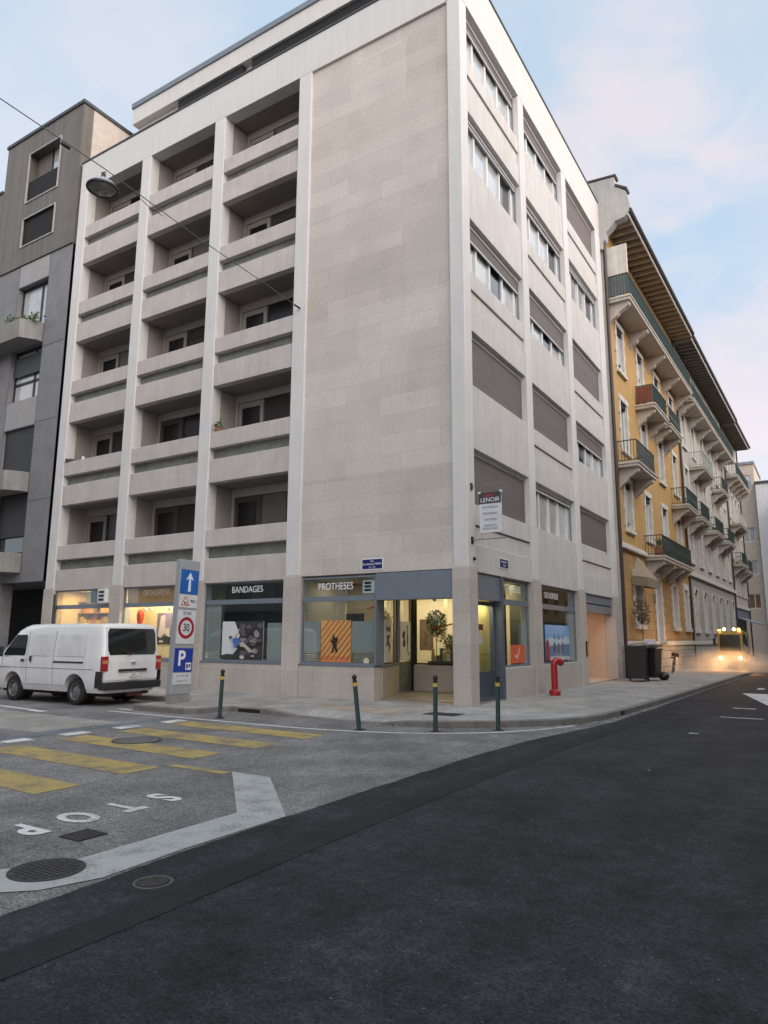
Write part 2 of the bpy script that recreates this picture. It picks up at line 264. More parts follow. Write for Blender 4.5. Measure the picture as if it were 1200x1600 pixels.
# ---------------------------------------------------------------- mesh helpers
class MB:
    def __init__(s): s.v = []; s.f = []; s.m = []
    def poly(s, pts, m=0):
        b = len(s.v); s.v += [tuple(p) for p in pts]; s.f.append(tuple(range(b, b+len(pts)))); s.m.append(m); return s
    def box(s, x0, x1, y0, y1, z0, z1, m=0):
        b = len(s.v); s.v += [(x, y, z) for z in (z0, z1) for y in (y0, y1) for x in (x0, x1)]
        for q in ((0, 2, 3, 1), (4, 5, 7, 6), (0, 1, 5, 4), (2, 6, 7, 3), (0, 4, 6, 2), (1, 3, 7, 5)): s.f.append(tuple(b+i for i in q)); s.m.append(m)
        return s
    def prism(s, pts, vec, m=0):
        n = len(pts); b = len(s.v); v = Vector(vec); s.v += [tuple(p) for p in pts]+[tuple(Vector(p)+v) for p in pts]
        s.f.append(tuple(b+i for i in range(n))[::-1]); s.f.append(tuple(b+n+i for i in range(n))); s.m += [m, m]
        for i in range(n): j = (i+1) % n; s.f.append((b+i, b+j, b+n+j, b+n+i)); s.m.append(m)
        return s
    def cyl(s, p0, p1, r0, r1=None, n=16, m=0, caps=True):
        r1 = r0 if r1 is None else r1; p0 = Vector(p0); p1 = Vector(p1); d = (p1-p0).normalized()
        a = d.orthogonal().normalized(); c = d.cross(a); b = len(s.v)
        for p, r in ((p0, r0), (p1, r1)):
            for i in range(n): t = 2*math.pi*i/n; s.v.append(tuple(p+(a*math.cos(t)+c*math.sin(t))*r))
        for i in range(n): j = (i+1) % n; s.f.append((b+i, b+j, b+n+j, b+n+i)); s.m.append(m)
        if caps: s.f.append(tuple(b+i for i in range(n))[::-1]); s.f.append(tuple(b+n+i for i in range(n))); s.m += [m, m]
        return s
    def lathe(s, prof, c=(0, 0, 0), axis='Z', n=24, m=0):
        b = len(s.v); c = Vector(c)
        for r, h in prof:
            for i in range(n):
                t = 2*math.pi*i/n; x, y = r*math.cos(t), r*math.sin(t)
                p = {'Z': (x, y, h), 'X': (h, x, y), 'Y': (x, h, y)}[axis]; s.v.append(tuple(c+Vector(p)))
        k = len(prof)
        for q in range(k-1):
            for i in range(n): j = (i+1) % n; s.f.append((b+q*n+i, b+q*n+j, b+(q+1)*n+j, b+(q+1)*n+i)); s.m.append(m)
        return s
    def tube(s, pts, r, n=8, m=0):
        for a, c in zip(pts, pts[1:]): s.cyl(a, c, r, n=n, m=m)
        for p in pts[1:-1]: s.ball(p, r*1.02, 6, m)
        return s
    def ball(s, c, r, n=8, m=0, sc=(1, 1, 1)):
        b = len(s.v)
        for i in range(n+1):
            for j in range(2*n):
                a = math.pi*i/n; t = math.pi*j/n
                s.v.append((c[0]+r*sc[0]*math.sin(a)*math.cos(t), c[1]+r*sc[1]*math.sin(a)*math.sin(t), c[2]+r*sc[2]*math.cos(a)))
        for i in range(n):
            for j in range(2*n):
                k = (j+1) % (2*n); s.f.append((b+i*2*n+j, b+i*2*n+k, b+(i+1)*2*n+k, b+(i+1)*2*n+j)); s.m.append(m)
        return s
    def strip(s, pl, w, z, m=0):
        """flat ribbon along a polyline"""
        n = len(pl); L_, R_ = [], []
        for i, p in enumerate(pl):
            a = Vector(pl[max(0, i-1)]); c = Vector(pl[min(n-1, i+1)]); d = (c-a).normalized(); nn = Vector((-d.y, d.x))*w/2; p = Vector(p); L_.append(p+nn); R_.append(p-nn)
        for i in range(n-1): s.poly([(R_[i].x, R_[i].y, z), (R_[i+1].x, R_[i+1].y, z), (L_[i+1].x, L_[i+1].y, z), (L_[i].x, L_[i].y, z)], m)
        return s
    def ring_holes(s, sg):
        for i in range(8): a = i*math.pi/4; s.cyl((.135*math.cos(a), sg*.045, .135*math.sin(a)), (.135*math.cos(a), sg*.0565, .135*math.sin(a)), .02, n=8, m=1)
        return s
    def build(s, name, mats, parent=None, bevel=0, smooth=False, label=None, kind=None, off=None, segs=1):
        me = bpy.data.meshes.new(name)
        if not isinstance(mats, (list, tuple)): mats = [mats]
        vs = s.v if off is None else [(a-off[0], b-off[1], c-off[2]) for a, b, c in s.v]
        me.from_pydata(vs, [], s.f)
        for m in mats: me.materials.append(m)
        me.polygons.foreach_set('material_index', s.m)
        bm = bmesh.new(); bm.from_mesh(me)
        bmesh.ops.remove_doubles(bm, verts=bm.verts, dist=1e-5) if smooth else None
        bmesh.ops.recalc_face_normals(bm, faces=bm.faces); bm.to_mesh(me); bm.free()
        if smooth:
            for p in me.polygons: p.use_smooth = True
        o = bpy.data.objects.new(name, me); COL.objects.link(o)
        if parent: o.parent = parent
        if bevel:
            b = o.modifiers.new('bevel', 'BEVEL'); b.width = bevel; b.segments = segs; b.limit_method = 'ANGLE'; b.angle_limit = R(40)
        if smooth:
            try: me.set_sharp_from_angle(angle=R(40))
            except Exception: pass
        if label: o['label'] = label
        if kind: o['kind'] = kind
        return o
def thing(name, label, cat, loc=(0, 0, 0), rz=0, group=None):
    o = bpy.data.objects.new(name, None); COL.objects.link(o); o.empty_display_size = .3
    o.location = loc; o.rotation_euler = (0, 0, rz); o['label'] = label; o['category'] = cat
    if group: o['group'] = group
    return o
def tag(o, label, cat, group=None):
    o['label'] = label; o['category'] = cat
    if group: o['group'] = group
    return o
def copy_tree(o, loc, label, parent=None):
    c = o.copy(); COL.objects.link(c)
    if parent: c.parent = parent
    else: c.location = loc; c['label'] = label
    for ch in o.children: copy_tree(ch, None, None, c)
    return c
def text_mesh(txt, size, bold=0, sx=1.0, depth=.003, align='CENTER', space=1.0):
    cu = bpy.data.curves.new('txt', 'FONT'); cu.body = txt; cu.size = size; cu.align_x = align; cu.align_y = 'CENTER'; cu.offset = bold; cu.extrude = depth; cu.space_character = space
    o = bpy.data.objects.new('txt', cu); COL.objects.link(o); dg = bpy.context.evaluated_depsgraph_get(); dg.update()
    me = bpy.data.meshes.new_from_object(o.evaluated_get(dg)); vs = [(v.co.x*sx, v.co.y, v.co.z) for v in me.vertices]; fs = [tuple(p.vertices) for p in me.polygons]
    bpy.data.objects.remove(o); bpy.data.curves.remove(cu); bpy.data.meshes.remove(me); return vs, fs
def add_text(mb, txt, size, origin, u, v, m=0, **k):
    vs, fs = text_mesh(txt, size, **k); u = Vector(u); v = Vector(v); w = u.cross(v); o = Vector(origin); b = len(mb.v)
    mb.v += [tuple(o+u*a+v*c+w*d) for a, c, d in vs]
    for f in fs: mb.f.append(tuple(b+i for i in f)); mb.m.append(m)
def wall_holes(mb, fn, u0, u1, z0, z1, holes, depth, m=0, mr=None):
    """sheet with rectangular openings and reveals; fn(u,z,d)->point, d outward"""
    mr = m if mr is None else mr
    us = sorted({u0, u1, *[h[0] for h in holes], *[h[1] for h in holes]}); zs = sorted({z0, z1, *[h[2] for h in holes], *[h[3] for h in holes]})
    us = [u for u in us if u0 <= u <= u1]; zs = [z for z in zs if z0 <= z <= z1]
    for i in range(len(us)-1):
        for j in range(len(zs)-1):
            cu, cz = (us[i]+us[i+1])/2, (zs[j]+zs[j+1])/2
            if any(h[0] < cu < h[1] and h[2] < cz < h[3] for h in holes): continue
            mb.poly([fn(us[i], zs[j], 0), fn(us[i+1], zs[j], 0), fn(us[i+1], zs[j+1], 0), fn(us[i], zs[j+1], 0)], m)
    for a, b, c, d in holes:
        for p, q in (((a, c), (b, c)), ((b, c), (b, d)), ((b, d), (a, d)), ((a, d), (a, c))):
            mb.poly([fn(*p, 0), fn(*q, 0), fn(*q, -depth), fn(*p, -depth)], mr)
#=SETTING=
# ================================================================ ground
g = MB().poly([(-300, -300, -.012), (300, -300, -.012), (300, 400, -.012), (-300, 400, -.012)]).build('ground', M_ROAD, kind='structure')
rd = MB().poly([(-60, -30, 0), (14, -30, 0), (14, 110, 0), (-60, 110, 0)]).build('road', M_ROAD, kind='structure')
edge = [(3.1, -30), (2.9, -14.2), (2.83, -12.8), (2.80, -12), (2.72, -10), (2.72, -5.6), (2.86, -3.6), (3.02, -2.4), (3.2, -1.25), (3.30, -.2), (3.40, 3), (3.50, 8), (3.66, 17), (4.4, 52), (5.0, 80)]
ep = []; r8 = random.Random(21); wob = 0
for p, q in zip(edge, edge[1:]):
    n_ = max(1, int((q[1]-p[1])/(.09 if p[1] < 4 and p[1] > -15 else 2)))
    for i in range(n_): u_ = i/n_; wob = wob*.85+r8.gauss(0, .006); ep.append((p[0]+(q[0]-p[0])*u_+wob+r8.gauss(0, .004), p[1]+(q[1]-p[1])*u_, .004))
MB().poly(ep+[(5.0, 80, .004), (13.9, 80, .004), (13.9, -30, .004)]).build('fresh_asphalt_road', M_NEW, kind='structure')
MB().strip([(2.6+.9, -14.2), (3.5, -12.5), (3.45, -10.5), (3.42, -8), (3.5, -4), (3.9, 3)], .30, .008).build('asphalt_joint', road_mat('asphalt_seam', (.0155, .0165, .020), agg=.3, rough=.7), kind='structure')
K = [(-40, -2.2, .12), (-7.1, -2.2, .12), (-6.98, -2.3, .12), (-6.93, -3.9, .12), (-6.72, -4.15, .12), (-5.05, -4.15, .12), (-4.8, -3.98, .12), (-4.74, -3.4, .12), (-4.55, -3.2, .12), (-3.5, -3.14, .12), (-2.7, -3.12, .025), (-1.5, -3.16, .012), (-.5, -3.25, .03), (.1, -3.2, .10), (.85, -3.0, .12),
     (1.5, -2.6, .12), (2.1, -2.0, .12), (2.6, -1.35, .12), (2.9, -.7, .12), (3.05, 0, .12), (3.18, 1.5, .12), (3.38, 7, .12), (3.56, 16, .12), (4.3, 52, .12), (4.9, 78, .12)]
def offs(pl, d):
    out = []
    for i, p in enumerate(pl):
        a = Vector(pl[max(0, i-1)][:2]); c = Vector(pl[min(len(pl)-1, i+1)][:2]); p2 = Vector(p[:2])
        d1 = (p2-a).normalized() if i else (c-p2).normalized(); d2 = (c-p2).normalized() if i < len(pl)-1 else d1
        n = Vector((-(d1+d2).y, (d1+d2).x)); n.normalize(); k = 1/max(.5, n.dot(Vector((-d1.y, d1.x)))); out.append(p2+n*d*k)
    return out
KI = offs(K, .15); KR = offs(K, .5); KJ = offs(K, .17)
kb = MB(); sw = MB()
for i in range(len(K)-1):
    a, b = K[i], K[i+1]; ai, bi = KI[i], KI[i+1]; ln = (Vector(b[:2])-Vector(a[:2])).length; n = max(1, round(ln/1.0)) if ln < 60 else 40
    for k in range(n):
        t0, t1 = k/n, (k+1)/n-(.008/ln if n > 1 else 0)
        P = lambda p, q, t: (p[0]+(q[0]-p[0])*t, p[1]+(q[1]-p[1])*t)
        h0 = a[2]+(b[2]-a[2])*t0; h1 = a[2]+(b[2]-a[2])*t1
        A0, A1, B0, B1 = P(a, b, t0), P(a, b, t1), P(ai, bi, t0), P(ai, bi, t1); q = len(kb.v)
        kb.v += [(*A0, -.02), (*A1, -.02), (*B1, -.02), (*B0, -.02), (A0[0], A0[1], h0-.012), (A1[0], A1[1], h1-.012), (*B1, h1+.002), (*B0, h0+.002)]
        C0 = (A0[0]*.88+B0[0]*.12, A0[1]*.88+B0[1]*.12, h0+.002); C1 = (A1[0]*.88+B1[0]*.12, A1[1]*.88+B1[1]*.12, h1+.002); kb.v += [C0, C1]
        for f in ((0, 1, 5, 4), (4, 5, 9, 8), (8, 9, 6, 7), (1, 2, 6, 9, 5), (0, 4, 8, 7, 3)): kb.f.append(tuple(q+j for j in f)); kb.m.append(0)
kb.build('kerb', M_KERB, kind='structure')
rl = []
for i, p in enumerate(K):
    ramp = -3.6 < p[0] < .3 and p[1] < -2.9
    q = KR[i] if ramp else KJ[i]; rl.append(q)
for i in range(len(K)-1):
    a, b = KI[i], KI[i+1]; c, d = rl[i], rl[i+1]
    sw.poly([(a.x, a.y, K[i][2]), (b.x, b.y, K[i+1][2]), (d.x, d.y, .12), (c.x, c.y, .12)])
sw.poly([(p.x, p.y, .12) for p in rl]+[(-1, 78, .12), (-1, 7, .12), (-40, 7, .12)])
sw.build('pavement', M_WALK, kind='structure')
# painted markings
def zig(x0, x1, y0, y1, z): return [(x0, y0, z), (x1, y0, z), (x1, y1, z), (x0, y1, z)]
cw = MB()
for i, (x0, x1, yc) in enumerate([(-3.88, -.41, -5.40), (-3.80, -.39, -6.64), (-3.86, -.46, -7.82), (-3.70, -.33, -9.11), (-3.6, -.18, -10.37), (-3.5, -.05, -11.62), (-3.4, .1, -12.9)]):
    sk = -.10
    cw.poly([(x0, yc-.29-sk, .004), (x1, yc-.29+sk*.3, .004), (x1, yc+.29+sk*.3, .004), (x0, yc+.29-sk, .004)])
cw.poly([(-.35, -8.72, .004), (.70, -8.74, .004), (.68, -8.58, .004), (-.33, -8.58, .004)])
cw.build('zebra_crossing', M_YEL, kind='structure')
sb = MB().poly([(.68, -8.56, .006), (1.31, -8.56, .006), (2.72, -9.95, .0061), (2.71, -11.2, .006), (2.76, -12.0, .006), (2.62, -12.4, .006), (2.38, -12.62, .006), (1.2, -13.2, .006), (.9, -12.75, .006), (1.99, -12.28, .006), (2.17, -12.1, .006), (2.24, -11.8, .006), (2.23, -10.1, .006)][::-1])
sb.build('stop_line', M_WPT, kind='structure')
st = MB()
for i, ch in enumerate('STOP'): add_text(st, ch, .62, (1.09, -10.03-.51*i, .006), (0, -1, 0), (1, 0, 0), bold=.024, depth=.0006, sx=.62)
st.build('stop_lettering', M_WPT2, kind='structure')
wl = MB().strip([(-7.0, -4.62), (-4.5, -4.64), (-2.8, -4.64), (-1.5, -4.62), (-.8, -4.54), (-.18, -4.40), (.5, -4.18), (1.11, -3.87), (1.65, -3.42), (2.08, -2.95), (2.4, -2.4), (2.62, -1.9), (2.85, -1.3)], .10, .005)
wl.poly(zig(-7.2, -6.7, -4.25, -4.1, .005))
for y in (-5.2, -6.32, -7.43, -8.52, -9.0): wl.poly([(-4.32, y-.24, .005), (-4.02, y-.27, .005), (-4.02, y+.25, .005), (-4.36, y+.27, .005)])
wl.strip([(-13.5, -5.15), (-10.3, -5.28), (-8.5, -5.48), (-8.1, -5.6)], .14, .005).poly(zig(-8.6, -8.05, -5.62, -5.42, .0052))
wl.build('white_edge_line', M_WPT2, kind='structure')
MB().poly([(-16, -5.75, .003), (-7.9, -5.86, .003), (-4.84, -5.92, .003), (-4.90, -7.7, .003), (-6.2, -7.78, .003), (-16, -7.5, .003)]).build('concrete_road_patch', road_mat('pale_road_concrete', (.27, .265, .25), agg=.2), kind='structure')
MB().poly([(-4.74, -4.75, .0035), (-4.42, -4.75, .0035), (-4.36, -9.3, .0035), (-4.42, -14, .0035), (-4.80, -14, .0035), (-4.72, -8.4, .0035)]).build('trench_seal', road_mat('bluish_bitumen_seal', (.125, .148, .175), agg=.15), kind='structure')
zr = MB().poly([(4.72, 10.2, .009), (5.80, 5.5, .009), (8.4, 5.5, .009), (8.4, 10.2, .009)])
for a in ((5.05, 4.46, .5, .18), (5.05, 2.05, .85, .10), (4.93, -1.3, .16, .1), (4.95, 12.4, .22, .9)): zr.poly(zig(a[0], a[0]+a[2], a[1], a[1]+a[3], .009))
zr.build('painted_zone_marking', M_WPT2, kind='structure')
zd = MB(); add_text(zd, '30', 2.6, (7.0, 7.7, .011), (1, 0, 0), (0, 1, 0), bold=.05, depth=.0006, sx=.7); zd.build('zone_marking_numerals', M_NEW, kind='structure')
MB().poly([(-3.15, -2.1, .124), (-2.9, -1.55, .124), (-.75, -1.75, .124), (-.45, -2.5, .124), (-.85, -2.66, .124), (-1.2, -2.45, .124)]).build('ochre_pavement_patch', road_mat('ochre_gravel_patch', (.36, .305, .245), agg=.2), kind='structure')
# manholes and grates
M_IRON = mat('cast_iron', (.055, .052, .050), rough=.6, var=.3, nscale=9, metal=.5, bump=.9, bscale=22)
M_IRON2 = mat('asphalt_filled_cover', (.10, .098, .10), rough=.85, var=.25, nscale=9, bump=.5, bscale=50)
def manhole(loc, r, label, infill, rim=M_IRON, scale=1.0):
    t = thing('manhole_cover', label, 'manhole cover', loc)
    MB().lathe([(r, 0), (r, .006), (r*.90, .006), (r*.90, 0)], n=40).build('rim', rim, t)
    c = MB().lathe([(r*.885, 0), (r*.885, .005), (0, .005)], n=40)
    for i in range(-5, 6):
        w = math.sqrt(max(0, (r*.78)**2-(i*r*.15)**2))
        if infill == M_IRON: c.box(-w, w, i*r*.15-.008, i*r*.15+.008, .004, .010)
    c.build('lid', infill, t)
    return t
manhole((2.28, -12.12, .006), .265, 'large dark cast iron manhole cover set into the white stop line', M_IRON)
manhole((3.14, -11.88, .004), .135, 'small round cover sunk in the fresh black asphalt near the stop line', M_IRON, M_IRON2)
manhole((-2.57, -7.40, .005), .40, 'round manhole cover with dark rim among the yellow crossing stripes', M_IRON2)
def grate(x0, x1, y0, y1, z, label, n=6):
    t = thing('drain_grate', label, 'drain grate', ((x0+x1)/2, (y0+y1)/2, z)); w, h = (x1-x0)/2, (y1-y0)/2
    MB().box(-w, w, -h, h, 0, .002).build('sump', M_DARK, t)
    f = MB().box(-w, w, -h, -h+.02, .002, .008).box(-w, w, h-.02, h, .002, .008).box(-w, -w+.02, -h+.02, h-.02, .002, .008).box(w-.02, w, -h+.02, h-.02, .002, .008)
    for i in range(n): x = -w+.03+(2*w-.06)*(i+.5)/n; f.box(x-.012, x+.012, -h+.02, h-.02, .002, .007)
    f.build('bars', M_IRON, t)
grate(1.55, 1.82, -11.54, -11.26, .004, 'small square iron drain grate beside the letter P of STOP')
grate(-.1, .62, -2.15, -1.65, .122, 'rectangular iron grate in the pavement in front of the corner pillar')
t = thing('kerb_inlet', 'dark gutter inlet slot in the kerb beside the leaning sign pylon island', 'drain inlet', (-4.0, -3.17, 0))
MB().box(-.32, .32, -.02, .0, .02, .095).build('slot', M_DARK, t); MB().box(-.45, .45, -.26, -.02, .0, .012).build('gutter_plate', M_KERB, t)
t = thing('kerb_drain', 'small dark drain hole in the kerb in front of the red hydrant', 'drain inlet', (3.13, 1.35, 0))
MB().box(.0, .04, -.22, .22, .015, .10).build('opening', M_DARK, t)
#=BUILDING=
def poster(name, label, o, u, w, h, base, shapes, cat='poster', frame=True):
    """flat printed panel: o = lower left corner, u = direction, shapes in 0..1"""
    u = Vector(u).normalized(); n = u.cross(Vector((0, 0, 1))); o = Vector(o)
    mats = [mat('poster_'+name+'_0', base, rough=.5, var=.05)]; mb = MB()
    Q = lambda a, b, d: tuple(o+u*a*w+Vector((0, 0, b*h))+n*d)
    mb.prism([Q(0, 0, -.012), Q(1, 0, -.012), Q(1, 1, -.012), Q(0, 1, -.012)], n*.012)
    for i, (c, pts) in enumerate(shapes):
        key = 'ink_%02d_%02d_%02d' % tuple(int(v*99) for v in c); m_ = mat(key, c, rough=.5, var=.10, nscale=12)
        if m_ not in mats: mats.append(m_)
        mb.poly([Q(a, b, .0012+.0011*i) for a, b in pts], mats.index(m_))
    return tag(mb.build('poster', mats), label, cat)
# ================================================================ corner building
ZL = [3.32, 6.49, 9.71, 12.98, 16.28, 19.62]
PX = [(-17.17, -16.67), (-13.36, -12.86), (-9.52, -9.02), (-5.73, -5.23)]
CB = thing('apartment_building', 'pale stone corner apartment block with recessed balconies and a lit orthopaedic shop', 'building', (0, 0, 0))
def P(mb, name, m, **k): return mb.build(name, m, k.pop('parent', CB), **k)
# core masses behind the facades (hollow ground floor, solid floors above)
core = MB()
core.box(-17.1, -5.0, 1.22, 14.3, 3.35, 20.8).box(-5.0, -.47, .5, 14.3, 3.35, 20.8)
P(core, 'core', M_SIDE)
P(MB().box(-5.225, -.415, .08, .495, 3.38, 19.62), 'blank_wall', M_WALL)
for x0, x1 in PX:
    P(MB().box(x0, x1, 0, .42, 3.40, 19.62), 'column', M_PIL, bevel=.015)
    P(MB().box(x0-.04, x1+.04, -.025, .42, .10, 3.397), 'column_base', M_STONE, bevel=.012)
P(MB().prism([(-.41, 0, 3.40), (0, 0, 3.40), (0, .44, 3.40), (-.41, .44, 3.40)], (0, 0, 16.22)), 'corner_column', M_PIL, bevel=.015)
P(MB().box(-.44, .025, -.025, .47, .10, 3.397), 'corner_column_base', M_STONE, bevel=.012)
RC = [(4.45, 4.93), (8.98, 9.50), (13.68, 14.45)]
for y0, y1 in RC:
    P(MB().box(-.42, 0, y0, y1, 3.40, 19.62), 'column', M_PIL, bevel=.015)
    P(MB().box(-.42, .025, y0-.03, y1+.14 if y1 < 14 else y1, .10, 3.397), 'column_base', M_STONE, bevel=.012)
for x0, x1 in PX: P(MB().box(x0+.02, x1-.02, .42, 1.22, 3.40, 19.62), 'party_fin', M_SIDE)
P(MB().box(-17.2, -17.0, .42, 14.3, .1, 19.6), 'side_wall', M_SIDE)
# roof beam and attic
bm_ = MB().box(-17.17, -.44, 0, .44, 19.585, 20.88).box(-.44, 0, 0, 14.45, 19.625, 21.30); P(bm_, 'roof_beam', M_BEAM, bevel=.01)
P(MB().box(-17.2, -.5, -.03, .5, 20.883, 20.95).box(-.5, .03, -.03, 14.48, 21.303, 21.38), 'parapet_cap', M_CAP)
P(MB().box(-17.1, -.5, .5, 14.3, 20.81, 20.87), 'roof_slab', M_CAP)
at = MB().box(-16.86, -2.5, 2.3, 12, 20.87, 23.98); P(at, 'attic_wall', M_BEAM)
P(MB().box(-16.92, -2.45, 2.0, 12.2, 23.985, 24.76), 'attic_fascia', M_BEAM, bevel=.01)
P(MB().box(-16.96, -2.4, 1.94, 12.3, 24.765, 25.0), 'attic_roof_edge', M_ZINC)
for a, b in ((-14.1, -10.4), (-9.95, -3.2)):
    aw = P(MB().box(a, b, 2.22, 2.298, 21.9, 23.96), 'attic_window', mat('attic_shutter_brown', (.075, .062, .056), rough=.7)); MB().box(a+.02, b-.02, 2.10, 2.20, 23.60, 23.975).build('blind_box', M_DARK, aw)
# balconies
M_BALG = mat('balcony_glass_dark', (.010, .010, .011), rough=.25, spec=.4)
M_LOUV = wave_mat('dark_brown_louvre', (.030, .024, .022), .07, depth=.5, dark=.5)
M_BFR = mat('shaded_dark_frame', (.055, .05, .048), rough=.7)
doors = {(2, 0): 'open', (2, 1): 'white', (2, 2): 'white', (2, 3): 'wide'}
for c in range(3):
    xa, xb = PX[c][1]+.003, PX[c+1][0]-.003
    for k in range(5):
        z = ZL[k]; zt = ZL[k+1]
        b = bpy.data.objects.new('balcony', None); COL.objects.link(b); b.parent = CB
        MB().box(xa, xb, .045, .30, z, z+.76).build('slab_fascia', M_SPAN, b, bevel=.012)
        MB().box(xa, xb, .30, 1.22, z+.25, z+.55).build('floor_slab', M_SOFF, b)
        MB().box(xa, xb, .025, .27, z+1.13, z+1.66).build('rail_beam', M_SPAN, b, bevel=.012)
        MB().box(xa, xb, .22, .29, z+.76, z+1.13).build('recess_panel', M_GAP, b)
        if k == 4 or True:
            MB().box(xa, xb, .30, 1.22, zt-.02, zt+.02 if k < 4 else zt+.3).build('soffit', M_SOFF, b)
        # back wall with door and window
        hw = zt-.30
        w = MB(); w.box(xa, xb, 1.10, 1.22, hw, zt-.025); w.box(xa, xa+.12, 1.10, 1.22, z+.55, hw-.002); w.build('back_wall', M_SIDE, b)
        d = MB(); x0, x1 = xa+.14, xa+1.22
        white = not ((c == 1 and k == 0) or (c == 2 and k == 0) or (c == 1 and k == 1))
        fm = M_WHITE if white else M_DSHUT
        for q in ((x0, x0+.14, z+.6, hw-.02), (x1-.14, x1, z+.6, hw-.02), (x0+.14, x1-.14, hw-.20, hw-.02), (x0+.14, x1-.14, z+.6, z+.9)): d.box(q[0], q[1], 1.12, 1.19, q[2], q[3])
        dd = d.build('balcony_door', mat('white_door_frame_shaded', (.27, .25, .225), rough=.7) if white else M_BFR, b)  # white door frames dimmed: balcony shade is mixed into their colour
        MB().box(x0+.14, x1-.14, 1.15, 1.17, z+.9, hw-.20).build('pane', M_BALG, dd)
        ww = MB().box(x1+.02, xb, 1.15, 1.2, z+.55, hw-.01).build('window', M_LOUV if (c+k) % 2 else M_BALG, b)
        fr = MB().box(x1+.02, x1+.09, 1.11, 1.149, z+.55, hw-.01)
        q_ = (c*7+k*5) % 4
        if q_: MB().box(x1+.1, xb-.02, 1.125, 1.14, hw-.02-(hw-z-.6)*(.15, .15, .45, .8)[q_], hw-.02).build('lowered_blind', M_LOUV if q_ % 2 else mat('faded_blind', (.12, .11, .10), rough=.8), ww)
        if (c+2*k) % 3 == 0: MB().box(x0+.145, x0+.45, 1.176, 1.185, z+.9, hw-.2).build('curtain', mat('grey_curtain', (.22, .21, .19), rough=.9, var=.2, nscale=12), dd)
        xm = (x1+xb)/2+.1; fr.box(xm-.04, xm+.04, 1.11, 1.149, z+.55, hw-.01).build('frame', M_BFR, ww)
# right facade: spandrels and windows
BY = [(.443, 4.447), (4.933, 8.977), (9.503, 13.677)]
# fraction of the opening covered by the roller shutter
SH = {(0, 0): 1.0, (0, 1): 1.0, (0, 2): .25, (0, 3): .04, (0, 4): .18, (1, 0): .04, (1, 1): 1.0, (1, 2): .48, (1, 3): .10, (1, 4): .28, (2, 0): .93, (2, 1): .36, (2, 2): 1.0, (2, 3): .04, (2, 4): .96}
rnd = random.Random(3)
for c, (ya, yb) in enumerate(BY):
    for k in range(5):
        z, zt = ZL[k], ZL[k+1]; top = zt-.002; sill = z+1.71
        sp = MB()
        if (c+k) % 2 == 0:
            sp.box(-.40, -.05, ya, yb, z, z+.70); sp.box(-.40, -.105, ya, yb, z+.702, z+1.17); sp.box(-.40, -.05, ya, yb, z+1.19, sill); sp.box(-.40, -.2, ya, yb, z+1.171, z+1.189)
        else: sp.box(-.40, -.05, ya, yb, z, sill)
        P(sp, 'spandrel', M_SPANR, bevel=.008)
        wobj = MB()
        wobj.box(-.47, -.18, ya, yb, top-.10, top)       # shutter housing edge
        wobj.box(-.45, -.30, ya, yb, sill, sill+.05)
        y0 = ya+.02; y1 = yb-.22; n = 4 if c != 2 else 4
        wobj.box(-.44, -.30, y1, yb, sill+.05, top-.10)
        for i in range(n+1):
            y = y0+(y1-y0)*i/n; wd = .045 if 0 < i < n else .035
            wobj.box(-.36, -.27, y-wd, y+wd, sill+.05, top-.10)
        wn = P(wobj, 'window', M_WHITE)
        for i in range(n):
            a = y0+(y1-y0)*i/n+.045; b_ = y0+(y1-y0)*(i+1)/n-.045
            p = MB().box(-.34, -.325, a, b_, sill+.05, top-.10).build('pane', M_SKYG if (c*5+k*3+i*7) % 5 else M_GLS, wn)
            if c == 1 and k == 0 and i in (1, 2):
                MB().box(-.323, -.320, a+.1, b_-.1, sill+.6, sill+1.0).build('pane_notice', M_FILM, p)
        f = SH[(c, k)]
        if f > .03:
            zb = top-.10-(top-.10-sill-.03)*f
            s_ = MB().box(-.225, -.205, ya+.01, yb-.03, zb, top-.02).build('roller_shutter', M_SHUT, wn)
            MB().box(-.235, -.195, ya+.01, yb-.03, zb-.035, zb).build('shutter_bar', M_WHITE if f < .97 else M_SHUT, s_)
        MB().box(-.24, -.19, yb-.035, yb, sill+.02, top-.02).build('shutter_rail', M_ALU, wn)
# ---------------------------------------------------------------- ground floor shop
M_IN = mat('shop_cream_wall', (.62, .50, .30), rough=.8, var=.05)
M_INW = mat('shop_white_wall', (.66, .60, .50), rough=.8, var=.05)
M_OCH = mat('ochre_sign_panel', (.62, .31, .11), rough=.7, var=.08)
M_FLO = mat('shop_floor', (.24, .20, .16), rough=.4, var=.15)
M_TILE = mat('entrance_tiles', (.30, .27, .245), rough=.35, var=.25, nscale=6)
def plinth(pts, vec, name='plinth'): P(MB().prism(pts, vec), name, M_STONE, bevel=.01)
for (xa, xb) in ((-16.63, -13.40), (-12.82, -9.56), (-8.98, -5.77), (-5.19, -2.72)):
    P(MB().box(xa, xb, .02, .40, .10, .95), 'plinth', M_STONE, bevel=.01); P(MB().box(xa, xb, .0, .40, .953, .99), 'window_ledge', M_ALU)
def shopwin(xa, xb, name='shop_window', zt=3.33, z0=.99, rail=(2.66, 2.80), yy=.14):
    f = MB(); f.box(xa, xa+.05, yy-.03, yy+.03, z0, zt).box(xb-.05, xb, yy-.03, yy+.03, z0, zt).box(xa+.05, xb-.05, yy-.03, yy+.03, z0, z0+.05).box(xa+.05, xb-.05, yy-.03, yy+.03, zt-.05, zt).box(xa+.05, xb-.05, yy-.045, yy+.04, *rail)
    o = P(f, name, M_ALU)
    MB().box(xa+.05, xb-.05, yy-.004, yy+.004, z0+.05, rail[0]).build('pane', M_CLEAR, o); MB().box(xa+.05, xb-.05, yy-.004, yy+.004, rail[1], zt-.05).build('transom_pane', M_CLEAR, o)
    return o
